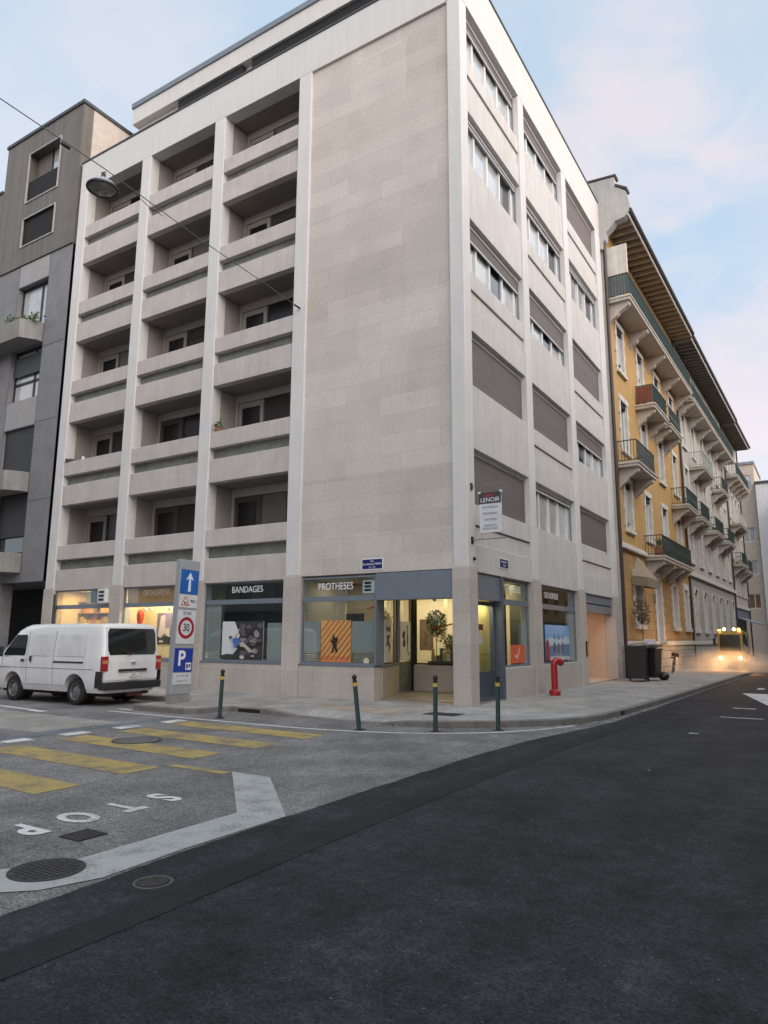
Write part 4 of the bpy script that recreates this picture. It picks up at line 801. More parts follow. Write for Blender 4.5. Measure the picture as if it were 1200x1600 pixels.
# concrete storeys
h2 = [(-21.0, -18.85, 14.3, 16.38), (-21.0, -18.85, 11.2, 13.5), (-21.0, -18.85, 8.05, 10.0), (-21.0, -18.85, 4.85, 7.3), (-27.0, -24.8, 4.85, 7.3), (-27, -24.8, 8.05, 10.0), (-27.0, -24.8, 11.2, 13.5), (-27.0, -24.8, 14.3, 16.38)]
lo = MB(); wall_holes(lo, lambda u, z, d: (u, .0-d, z), -32, -17.34, 3.72, 17.40, h2, .5)
lo.poly([(-32, 0, 3.72), (-17.34, 0, 3.72), (-17.34, 3, 3.72), (-32, 3, 3.72)]); N_(lo, 'concrete_front', M_CONC)
jt = MB()
for z in (13.28, 10.08, 6.88): jt.box(-18.84, -17.35, -.004, .01, z-.012, z+.012)
for x in (-18.845, -21.02): jt.box(x-.01, x+.01, -.004, .01, 3.72, 17.4)
N_(jt, 'panel_joints', M_CAP)
for z0, z1 in ((16.40, 17.38), (10.02, 11.18)): N_(MB().box(-20.98, -18.86, -.012, .0, z0, z1), 'pale_panel', M_CONL)
for i, (a, b, c, d) in enumerate(h2):
    f = MB().box(a, a+.09, .22, .30, c, d).box(b-.09, b, .22, .30, c, d).box(a+.09, b-.09, .22, .30, d-.12, d).box(a+.09, b-.09, .22, .30, c, c+.09)
    if i in (0, 1): f.box(b-.75, b-.66, .22, .30, c+.09, d-.12)
    if i == 1: f.box(a+.09, b-.09, .22, .30, 12.0, 12.1)
    w = N_(f, 'window', M_BLACK)
    MB().box(a+.09, b-.09, .26, .28, c+.09, d-.12).build('pane', M_SKYG if i in (0, 1) else M_GLS, w, off=(-17.32, 0, 0))
    if i == 1: MB().box(a+.05, b-.05, .14, .16, 12.35, 13.2).build('roller_blind', M_CAP, w, off=(-17.32, 0, 0))
    if i == 2 or i == 5: MB().box(a, b, .10, .12, c, d).build('roller_shutter', M_DSHUT, w, off=(-17.32, 0, 0))
    if i == 3: MB().box(a, b, .16, .18, c+.7, d).build('roller_shutter', M_DSHUT, w, off=(-17.32, 0, 0))
for z0, z1 in ((13.5, 14.3), (7.25, 8.03), (4.08, 4.83)):
    N_(MB().prism([(-30, -.002, z0), (-18.88, -.002, z0), (-18.88, -.25, z0), (-19.25, -.8, z0), (-30, -.8, z0)], (0, 0, z1-z0)), 'planter_balcony', mat('weathered_concrete', (.235, .23, .22), rough=.85, var=.14, nscale=2, var2=.10, bscale=24, streak=.12), bevel=.01)
N_(MB().box(-32, -17.34, 2.6, 3.0, .1, 3.7), 'ground_floor_recess', M_DARK); N_(MB().box(-32, -17.6, .02, 12, 17.0, 21.5).box(-32, -17.6, .55, 12, 3.75, 17.0).box(-22.8, -17.62, .5, 9, 21.5, 23.7), 'core', M_DARK)
N_(MB().box(-31.9, -17.4, .3, 2.6, .1, .14), 'recess_floor', M_DARK)
for px in (-20.6, -26.6): N_(MB().box(px, px+.5, .05, .5, .1, 3.71), 'pier', M_CONC)
t = thing('planting', 'straggly green grasses in the upper balcony planter of the grey building', 'plants', (-19.6, -.5, 14.3))
mb = MB(); leaves(mb, (0, .1, .08), (1.25, .22, .20), 380, .13, rg); leaves(mb, (-.9, .1, .2), (.3, .2, .34), 120, .13, rg); mb.build('foliage', M_LEAF, t)
# ================================================================ pendant street lamp on its wire
t = thing('suspended_street_lamp', 'round pendant street lamp hanging from a wire over the side street', 'street lamp', (-5.55, -6.85, 11.48)); t.scale = (.82, .82, .66)
MB().lathe([(.055, .42), (.07, .36), (.16, .30), (.33, .16), (.395, .03), (.395, -.02), (.36, -.02)], n=32).build('shade', mat('grey_lamp_shade', (.32, .33, .37), rough=.4, metal=.3), t, smooth=True)
MB().lathe([(.415, .035), (.425, 0), (.415, -.035), (.355, -.035), (.355, .03)], n=32).build('rim', M_BLACK, t, smooth=True)
MB().lathe([(.352, -.02), (.30, -.045), (.16, -.07), (0, -.08)], n=32).build('lens', mat('lamp_lens', (.16, .17, .16), rough=.15, var=.3, nscale=6, spec=.8), t, smooth=True)
MB().box(-.02, .02, -.06, .06, .42, .58).cyl((0, -.05, .56), (0, .05, .66), .02).build('hanger', M_BLACK, t)
mb = MB(); pts = [Vector((-5.55, -16, 12.6)), Vector((-5.55, -11.5, 12.25)), Vector((-5.55, -9.2, 12.03)), Vector((-5.55, -6.85, 11.98)), Vector((-5.55, -4, 11.75)), Vector((-5.50, -1.6, 11.62)), Vector((-5.46, -.01, 11.50))]
mb.tube(pts, .011, n=6); tag(mb.build('span_wire', mat('steel_wire', (.10, .10, .11), rough=.5, metal=.5)), 'thin span wire crossing the side street and fixed to a facade column', 'wire')
tag(MB().tube([Vector((-5.55, -6.3, 11.93)), Vector((-5.52, -5.6, 11.72)), Vector((-5.5, -5.2, 11.70))], .008, n=6).cyl((-5.46, -.25, 11.5), (-5.46, 0, 11.5), .03).cyl((-5.55, -7.9, 11.93), (-5.55, -7.7, 11.93), .04).build('wire_clamp', M_BLACK), 'dark cable clamps along the span wire near the pendant lamp', 'wire clamp')
#=ROW=
# ================================================================ old houses along the street
ROWX, ROWY, ROWA = .10, 14.6, -.018
def rowpt(s, off=0): return (ROWX+off+.018*s, ROWY+s-.018*off)
M_OCHW = mat('ochre_render', (.45, .275, .10), rough=.85, var=.08, nscale=1.2, streak=.06, var2=.03)
M_OCHG = slab_mat('ochre_rusticated_stone', (.38, .235, .10), 1.3, .42, .012, (.22, .14, .07), .05, speck=.08, bump=.8)
M_TRIM = mat('white_stone_trim', (.58, .545, .50), rough=.8, var=.10, nscale=3, streak=.10)
M_BALC = mat('balcony_stone', (.50, .45, .40), rough=.85, var=.12, nscale=3, streak=.12)
M_GREYW = mat('grey_beige_render', (.42, .395, .365), rough=.85, var=.08, nscale=1.2, streak=.10)
M_GREYG = slab_mat('grey_rusticated_stone', (.38, .36, .34), 1.3, .42, .012, (.20, .19, .18), .05, speck=.08, bump=.8)
M_PLST = slab_mat('rough_plinth_stone', (.36, .34, .31), .8, .38, .014, (.14, .13, .12), .12, speck=.2, bump=1.0)
M_IRONG = mat('dark_green_iron', (.025, .045, .042), rough=.5, var=.1)
M_SCREEN = mat('blue_green_screen', (.055, .085, .088), rough=.7, var=.15, nscale=3)
M_REDSC = mat('red_brown_screen', (.26, .075, .04), rough=.7, var=.2, nscale=3)
M_NAVY = mat('navy_screen', (.04, .05, .09), rough=.7, var=.15)
M_GREENSC = mat('green_screen', (.06, .10, .065), rough=.7, var=.15)
M_EAVE = mat('eave_boarding', (.17, .14, .115), rough=.8, var=.12)
M_EAVEG = mat('grey_eave_boarding', (.19, .175, .155), rough=.8, var=.12)
M_RAFT = mat('rafter_wood', (.48, .41, .33), rough=.8, var=.15)
M_ROOF = slab_mat('brown_roof_tile', (.10, .07, .055), .25, .3, .01, (.04, .03, .025), .2, bump=.8)
M_GUT = mat('brown_gutter', (.045, .030, .028), rough=.5, var=.1)
M_OLDG = mat('old_window_glass', (.10, .115, .12), rough=.06, var=.1, spec=1.0, coat=.6)
M_BLIND = wave_mat('pale_blind', (.40, .41, .42), .06, depth=.3, dark=.85)
def house(label, y0, L_, wallm, gfm, nwin, floors, zg, eave, long_slab, eavem, raftm, winw=1.06, gtop=None, plinth=True, trims=M_TRIM):
    """x = outward from the facade, y = along the street; floors = window sill/head pairs"""
    H = thing('town_house', label, 'building', (*rowpt(y0), 0), ROWA)
    pitch = L_/nwin; cs = [pitch*(i+.5) for i in range(nwin)]
    holes = [(c-winw/2, c+winw/2, a, b) for a, b in floors for c in cs]
    fn = lambda u, z, d: (d, u, z)
    w = MB(); wall_holes(w, fn, 0, L_, zg, eave, holes, .16, 0, 1); w.build('wall', [wallm, trims], H)
    MB().box(-9, -.5, .02, L_-.02, .2, eave).build('core', M_DARK, H)
    MB().box(-9, -.02, 0, .3, .1, eave+1.2).build('gable_wall', wallm if y0 else M_TRIM, H)
    for (c0, c1, a, b) in holes:
        f = MB(); t_ = .20
        f.box(0, .05, c0-t_, c0, a-.02, b+.0).box(0, .05, c1, c1+t_, a-.02, b).box(0, .07, c0-t_-.05, c1+t_+.05, b, b+.24).box(0, .13, c0-t_-.04, c1+t_+.04, a-.16, a-.02)
        n_ = max(2, int((b-a)/.62))
        for i in range(n_):
            z = a+.12+i*(b-a)/n_
            f.box(0, .054, c0-t_-.10, c0-t_, z, z+.26).box(0, .054, c1+t_, c1+t_+.10, z, z+.26)
        wn = f.build('window', trims, H)
        fr = MB().box(-.19, -.10, c0, c0+.07, a, b).box(-.19, -.10, c1-.07, c1, a, b).box(-.18, -.11, (c0+c1)/2-.035, (c0+c1)/2+.035, a+.09, b-.09).box(-.18, -.105, c0+.07, c1-.07, b-.09, b-.001).box(-.18, -.105, c0+.07, c1-.07, a+.001, a+.09)
        fr.build('frame', M_WHITE, wn)
        MB().box(-.155, -.145, c0+.03, c1-.03, a+.05, b-.05).build('pane', M_OLDG, wn)
        rr = rg.random()
        if rr < .6: MB().box(-.095, -.08, c0+.01, c1-.01, a+(b-a)*rg.uniform(.0, .7), b-.26).build('blind', M_BLIND, wn)
        MB().box(-.095, -.02, c0+.005, c1-.005, b-.25, b-.004).build('blind_box', M_DARK, wn)
    # eaves
    e = MB().prism([(0, -.15, eave), (1.22, -.15, eave-.02), (1.22, -.15, eave+.10), (0, -.15, eave+.25)], (0, L_+.2, 0)); e.build('eave_soffit', eavem, H)
    r_ = MB(); n_ = int(L_/.62)
    for i in range(n_+1): y = .05+i*(L_-.2)/n_; r_.box(.02, 1.16, y, y+.10, eave-.17, eave-.001)
    r_.build('rafters', raftm, H); MB().box(1.165, 1.22, -.15, L_+.05, eave-.19, eave-.021).build('fascia_board', M_WHITE, H)
    MB().cyl((1.29, -.18, eave+.02), (1.29, L_+.05, eave+.02), .10, n=10).build('gutter', M_GUT, H)
    MB().prism([(1.27, -.1, eave+.12), (-4.2, -.1, eave+3.1), (-9, -.1, eave+1.0), (-9, -.1, eave+.3), (0, -.1, eave+.26)], (0, L_+.1, 0)).build('roof', M_ROOF, H)
    MB().cyl((.10, L_-.02, .15), (.10, L_-.02, eave), .065, n=10).build('downpipe', M_GUT, H)
    return H, cs
def bracket(mb, y, z, d, w=.28, h=.85):
    mb.prism([(0, y-w/2, z), (d, y-w/2, z), (d, y-w/2, z-.16), (d*.82, y-w/2, z-.24), (d*.74, y-w/2, z-.30), (d*.50, y-w/2, z-.42), (d*.42, y-w/2, z-.55), (d*.16, y-w/2, z-.70), (.0, y-w/2, z-h)], (0, w, 0))
def balcony(H, s0, s1, z, d, brs, rail_h=.98, screen=None, side=None, barm=None, railm=None, solid=False):
    b = bpy.data.objects.new('balcony', None); COL.objects.link(b); b.parent = H
    railm = railm or M_IRONG
    MB().box(.0, d, s0, s1, z-.20, z).box(0, d+.05, s0-.05, s1+.05, z-.07, z+.02).build('slab', M_BALC, b, bevel=.015)
    for y in brs: mb = MB(); bracket(mb, y, z-.201, d*.92); mb.build('bracket', M_BALC, b)
    r_ = MB(); zt = z+.02+rail_h; zb = z+.10; dd = d-.06
    r_.box(dd-.025, dd+.025, s0+.04, s1-.04, zt-.04, zt).box(dd-.015, dd+.015, s0+.04, s1-.04, zb, zb+.03)
    for y in (s0+.06, s1-.06): r_.box(.02, dd, y-.02, y+.02, zt-.04, zt).box(.02, dd, y-.012, y+.012, zb, zb+.03)
    n_ = int((s1-s0)/.13)
    for i in range(n_+1): y = s0+.06+i*(s1-s0-.12)/n_; r_.box(dd-.010, dd+.010, y-.010, y+.010, z+.02, zt-.04)
    for i in range(int(d/.13)):
        x = .08+i*.13
        for y in (s0+.06, s1-.06): r_.box(x-.01, x+.01, y-.01, y+.01, z+.02, zt-.04)
    if not screen: 
        for i in range(int((s1-s0)/.26)):
            y = s0+.19+i*.26; r_.box(dd-.012, dd+.012, y-.055, y+.055, z+.42, z+.60)
    r_.build('railing', railm, b)
    if screen: MB().box(dd-.045, dd-.030, s0+.08, s1-.08, zb+.04, zt-.05).build('screen', screen, b)
    if side: MB().box(.05, dd-.05, s0+.075, s0+.09, zb+.04, zt-.05).build('side_screen', side, b)
    return b
FL = [(6.45, 8.60), (10.05, 12.35), (13.80, 15.95), (17.3, 19.4)]
# --- yellow house
Y1, cs = house('yellow ochre old house with white window surrounds and carved stone balconies', 0, 15.15, M_OCHW, M_OCHG, 4, FL, 5.75, 20.5, True, M_EAVE, M_RAFT)
gw = MB(); gh = [(2.05, 3.15, 2.35, 4.35), (6.05, 7.15, 1.62, 4.55), (10.0, 11.1, 2.35, 4.5), (13.3, 14.3, 2.35, 4.5)]
wall_holes(gw, lambda u, z, d: (.03+d, u, z), 0, 15.15, 1.62, 5.45, gh, .18, 0, 1); gw.build('ground_floor_wall', [M_OCHG, M_TRIM], Y1)
MB().box(-.3, .10, -.02, 15.15, .0, 1.40).build('plinth', M_PLST, Y1); MB().box(-.3, .17, -.02, 15.15, 1.403, 1.615).build('plinth_course', M_TRIM, Y1, bevel=.02)
MB().box(-.1, .20, -.02, 15.15, 5.47, 5.62).box(-.1, .12, -.02, 15.15, 5.625, 5.74).build('string_course', M_TRIM, Y1, bevel=.02)
for i, (a, b, c, d) in enumerate(gh):
    f = MB(); f.box(.03, .09, a-.24, a, c-.02, d).box(.03, .09, b, b+.24, c-.02, d).box(.03, .10, a-.28, b+.28, d, d+.34).box(.03, .17, a-.24, b+.24, c-.22, c-.021)
    for j in range(5): z = c+.05+j*.46; f.box(.03, .094, a-.36, a-.24, z, z+.24).box(.03, .094, b+.24, b+.36, z, z+.24)
    w_ = f.build('window' if i != 1 else 'front_door', M_TRIM, Y1)
    MB().box(-.20, -.16, a, b, c, d).build('pane', M_OLDG if i != 1 else mat('pale_blue_grey_door', (.34, .39, .42), rough=.5), w_); MB().box(-.16, -.12, a, a+.07, c, d).box(-.16, -.12, b-.07, b, c, d).box(-.16, -.12, (a+b)/2-.03, (a+b)/2+.03, c, d).build('frame', M_WHITE, w_)
for k_ in range(3): MB().box(.091, .10, 5.60, 5.74, 3.42+.16*k_, 3.53+.16*k_).build('name_plate', M_BLACK, Y1)
balcony(Y1, .12, 15.1, 16.68, 1.0, [.45, 3.85, 7.6, 11.4, 14.9], screen=M_SCREEN, rail_h=1.05, side=mat('grey_mesh_screen', (.13, .15, .15)))
MB().box(.02, .95, .2, .32, 17.8, 19.2).build('privacy_wall', M_TRIM, Y1)
balcony(Y1, 4.35, 7.55, 12.92, .90, [4.75, 7.15], screen=M_IRONG, side=M_REDSC); balcony(Y1, 8.0, 11.1, 12.85, .90, [8.4, 10.7])
balcony(Y1, .30, 3.75, 9.16, .90, [.7, 3.3]); balcony(Y1, 11.5, 15.05, 9.12, .90, [11.95, 14.6])
balcony(Y1, 4.3, 11.6, 5.52, .90, [4.7, 7.1, 9.3, 11.2]); 
# party gable above the corner building
MB().prism([(-6, -.2, 19.0), (.02, -.2, 19.0), (.04, -.2, 19.35), (.16, -.2, 19.45), (.20, -.2, 19.75), (.48, -.2, 20.0), (.62, -.2, 20.18), (1.05, -.2, 20.25), (1.25, -.2, 20.45), (1.30, -.2, 20.85), (1.15, -.2, 21.5), (.72, -.2, 21.85), (.68, -.2, 22.35), (-6, -.2, 22.9)], (0, .45, 0)).build('party_gable', mat('grey_gable_render', (.40, .395, .385), rough=.85, streak=.08), Y1)
MB().prism([(-6, -.24, 22.92), (.72, -.24, 22.37), (.78, -.24, 22.45), (-6, -.24, 23.02)], (0, .55, 0)).prism([(.70, -.24, 21.88), (1.18, -.24, 21.55), (1.24, -.24, 21.63), (.74, -.24, 21.97)], (0, .55, 0)).build('gable_coping', M_GUT, Y1)
MB().cyl((.05, .0, .12), (.05, .0, 19.7), .075, n=12).build('brown_downpipe', M_GUT, Y1)
# --- grey beige house
Y2, cs = house('grey beige old house with a long green screened top balcony next to the yellow one', 15.3, 20.1, M_GREYW, M_GREYG, 6, FL, 5.75, 20.3, True, M_EAVEG, M_EAVEG, winw=1.0)
gw = MB(); gh = [(c-.45, c+.45, 2.3, 4.5) for c in cs]
wall_holes(gw, lambda u, z, d: (.03+d, u, z), 0, 20.1, 1.62, 5.45, gh, .18, 0, 1); gw.build('ground_floor_wall', [M_GREYG, M_TRIM], Y2)
MB().box(-.3, .10, -.02, 20.1, .0, 1.40).build('plinth', M_GREYG, Y2); MB().box(-.3, .17, -.02, 20.1, 1.403, 1.615).build('plinth_course', M_TRIM, Y2); MB().box(-.1, .20, -.02, 20.1, 5.47, 5.74).build('string_course', M_TRIM, Y2)
for a, b, c, d in gh:
    w_ = MB().box(.03, .09, a-.22, a, c-.02, d).box(.03, .09, b, b+.22, c-.02, d).box(.03, .10, a-.25, b+.25, d, d+.3).box(.03, .17, a-.24, b+.24, c-.22, c-.021).build('window', M_TRIM, Y2)
    MB().box(-.20, -.16, a, b, c, d).build('shutter', mat('grey_closed_shutter', (.33, .33, .33), rough=.6, var=.15), w_); MB().cyl((.10, (a+b)/2, d+.12), (.16, (a+b)/2, d+.12), .11, n=12).build('boss', M_DARK, w_)
balcony(Y2, .1, 19.0, 16.45, 1.0, [.5+i*3.35 for i in range(6)], screen=M_GREENSC, rail_h=1.0)
for s0, s1, z, sc, rm_ in ((3.0, 7.2, 12.75, None, mat('pale_green_iron', (.30, .34, .29), rough=.6)), (11.4, 14.6, 12.7, M_REDSC, M_IRONG), (1.0, 4.1, 9.08, mat('brown_screen', (.10, .075, .05)), M_IRONG), (6.6, 10.3, 8.95, M_GREENSC, M_IRONG), (12.6, 16.0, 8.95, M_NAVY, M_IRONG)):
    balcony(Y2, s0, s1, z, .9, [s0+.4, s1-.4], screen=sc, railm=rm_)
# --- third house with shopfront
FL3 = [(5.6, 7.3), (8.6, 10.9), (12.2, 14.4), (16.4, 18.6)]
Y3, cs = house('pale house with navy screened top balcony above a blue awning shopfront', 35.5, 9.6, mat('cream_render', (.46, .43, .39), rough=.85, streak=.08), M_GREYG, 4, FL3, 4.6, 20.1, True, M_EAVEG, M_EAVEG, winw=.95)
balcony(Y3, .2, 9.0, 15.6, 1.0, [1, 3, 5, 7, 8.6], screen=M_NAVY); balcony(Y3, .6, 5.6, 11.5, .9, [1.1, 5.1], railm=mat('pale_grey_iron', (.42, .42, .42))); balcony(Y3, .1, 3.4, 7.95, .9, [.6, 2.9], screen=M_SCREEN); balcony(Y3, 4.2, 7.6, 7.7, .9, [4.7, 7.1])
MB().box(-.1, .15, 0, 9.6, 4.35, 4.6).build('string_course', M_TRIM, Y3); MB().box(-.6, -.4, 0, 9.6, .1, 4.35).build('shopfront', mat('dark_shopfront', (.03, .03, .035), rough=.4, var=.4), Y3)
MB().box(-.4, .04, 0, 9.6, 3.55, 4.34).build('blue_shop_fascia', mat('dusty_blue_fascia', (.13, .15, .20), var=.2), Y3)
MB().prism([(.05, .3, 3.6), (.05, .3, 3.5), (1.3, .3, 3.0), (1.3, .3, 3.12)], (0, 8.8, 0)).build('blue_awning', mat('pale_blue_awning', (.24, .27, .36), var=.1), Y3)
for y in (2.2, 4.8, 7.3): MB().box(-.38, -.05, y, y+.35, .1, 3.5).build('shop_pier', M_TRIM, Y3)
# --- end of the street
E1 = thing('apartment_block', 'beige balcony block closing the street far behind the yellow vehicle', 'building', (1.7, 70, 0))
w = MB(); hs = [(a, b, z, z+1.55) for z in (5.0, 8.6, 12.2, 15.8, 18.9) for a, b in ((-2.95, -1.7), (-1.55, -.35), (-6.0, -3.6))]
hs[-3:] = [(a, b, 17.0+.9, 19.6) for a, b, _, _ in hs[-3:]]; hs = [h for h in hs if not (h[2] > 15.5 and h[2] < 16)]
wall_holes(w, lambda u, z, d: (u, -d, z), -12, 0, 0, 20.8, hs, .25); w.poly([(0, 0, 0), (0, 9, 0), (0, 9, 20.8), (0, 0, 20.8)]); w.build('wall', mat('beige_block_render', (.52, .44, .36), rough=.85, streak=.06), E1)
MB().box(-12, -.05, .3, 9, 0, 20.7).build('core', M_DARK, E1)
for h in hs:
    f = MB().box(h[0], h[0]+.08, .12, .2, h[2], h[3]).box(h[1]-.08, h[1], .12, .2, h[2], h[3]).box(h[0]+.08, h[1]-.08, .12, .2, h[3]-.08, h[3]).box(h[0]+.08, h[1]-.08, .12, .2, h[2], h[2]+.08).box((h[0]+h[1])/2-.04, (h[0]+h[1])/2+.04, .12, .2, h[2]+.08, h[3]-.08).build('window', M_WHITE, E1)
    MB().box(h[0]+.02, h[1]-.02, .16, .18, h[2]+.04, h[3]-.04).build('pane', M_SKYG if h[2] > 8 and h[1] > -1 else mat('brown_curtain_glass', (.22, .13, .06), rough=.1, coat=.5), f)
MB().box(-12.1, .1, -.15, 9.1, 20.8, 21.1).build('roof', M_ZINC, E1)
E2 = thing('apartment_block', 'narrow white rendered block with a dark mansard roof at the right edge', 'building', (1.8, 69, 0))
MB().box(0, 2.3, 0, 10, 0, 18.3).build('wall', mat('white_render_far', (.66, .66, .67), rough=.85, streak=.05), E2); MB().prism([(-.1, -.1, 18.3), (1.3, -.1, 18.3), (2.35, -.1, 15.6), (2.6, -.1, 15.6), (1.45, -.1, 18.6), (-.1, -.1, 18.6)], (0, 10, 0)).build('mansard_roof', M_CAP, E2)
E3 = thing('apartment_block', 'pink rendered block just showing beside the white one at the right edge', 'building', (4.15, 67, 0))
w = MB(); h3 = [(.5+i*2, 1.5+i*2, 3+3.4*j, 4.8+3.4*j) for i in range(5) for j in range(4)]
wall_holes(w, lambda u, z, d: (u, -d, z), 0, 11, 0, 16.2, h3, .25); w.poly([(0, 0, 0), (0, 9, 0), (0, 9, 16.2), (0, 0, 16.2)]); w.build('wall', mat('pink_render', (.52, .33, .29), rough=.85), E3); MB().box(.05, 11, .27, 9, 0, 16.1).build('core', M_GLS, E3); MB().prism([(-.3, -.3, 16.2), (11.3, -.3, 16.2), (5.5, -.3, 19)], (0, 10, 0)).build('roof', M_ROOF, E3)
t = thing('restaurant_awning', 'dark red restaurant awning with white lettering and a pale dome at the right edge', 'awning', (5.6, 52, 0))
MB().prism([(-2.3, 0, 2.35), (3.5, 0, 2.35), (3.5, 0, 3.2), (-2.3, 0, 3.2)], (0, .12, 0)).prism([(-2.3, .12, 3.1), (3.5, .12, 3.1), (3.5, 3, 3.8), (-2.3, 3, 3.8)], (0, .02, .06)).build('canopy', mat('wine_red_canvas', (.10, .025, .03), rough=.8, var=.2), t)
mb = MB(); add_text(mb, 'RESTAURANT', .5, (.4, -.01, 2.58), (1, 0, 0), (0, 0, 1), depth=.003, sx=1.0); mb.build('lettering', M_LTXT, t)
MB().ball((.2, 1.2, 3.2), 1.6, 10, sc=(1, .7, .75)).build('dome', mat('pale_canvas_dome', (.50, .44, .40), var=.1), t, smooth=True)
for x in (-2.2, 3.4): MB().cyl((x, .06, 0), (x, .06, 2.35), .04).build('post', M_BLACK, t)
MB().box(-2.0, 3.3, 3.0, 3.1, 0, 3.1).build('glazed_front', M_GLS, t)
# hooded awning over the first ground floor window, slim plant
t = thing('window_awning', 'small tan pointed window awning on the yellow house above the bins', 'awning', (*rowpt(2.6), 0), ROWA)
apx = (.05, .05, 5.38); A0, A1, A2, A3 = (.05, -1.05, 4.42), (.72, -1.05, 4.32), (.72, 1.05, 4.32), (.05, 1.05, 4.42)
mb = MB().poly([apx, A0, A1]).poly([apx, A1, A2]).poly([apx, A2, A3]); mb.build('hood', mat('tan_canvas', (.27, .22, .155), rough=.9, var=.12, nscale=5), t)
lowr = lambda p: (p[0], p[1], p[2]-.40)
mb = MB().poly([A0, A1, lowr(A1), lowr(A0)]).poly([A1, A2, lowr(A2), lowr(A1)]).poly([A2, A3, lowr(A3), lowr(A2)]); mb.build('valance', wave_mat('tan_valance', (.22, .185, .13), .13, dark=.6), t)
t = thing('potted_shrub', 'thin stemmed reddish shrub in front of the yellow house window behind the bins', 'plant', (.62, 15.6, .12))
MB().lathe([(.16, 0), (.22, .38), (.20, .38), (.18, .33), (0, .33)], n=16).build('pot', mat('terracotta', (.30, .12, .06), var=.2), t); MB().tube([Vector((0, 0, .3)), Vector((.02, 0, 1.2)), Vector((-.02, .02, 2.2)), Vector((.0, 0, 3.2))], .018, n=6).build('stem', mat('bark', (.09, .06, .045), var=.3), t)
mb = MB(); leaves(mb, (0, 0, 2.75), (.33, .33, .60), 900, .085, rg, (0, 1, 3, 3)); leaves(mb, (.1, .1, 2.4), (.25, .25, .3), 300, .06, rg, (3, 3, 1)); mb.build('foliage', M_LEAF, t)
t = thing('flower_box', 'terracotta pot with plant on the first floor balcony of the yellow house', 'plant', (*rowpt(4.75, .62), 5.54), ROWA)
MB().box(-.16, .16, -.30, .30, 0, .42).build('pot', mat('terracotta', (.30, .12, .06), var=.2), t, bevel=.01); mb = MB(); leaves(mb, (0, 0, .6), (.2, .3, .25), 140, .12, rg); mb.build('foliage', M_LEAF, t)
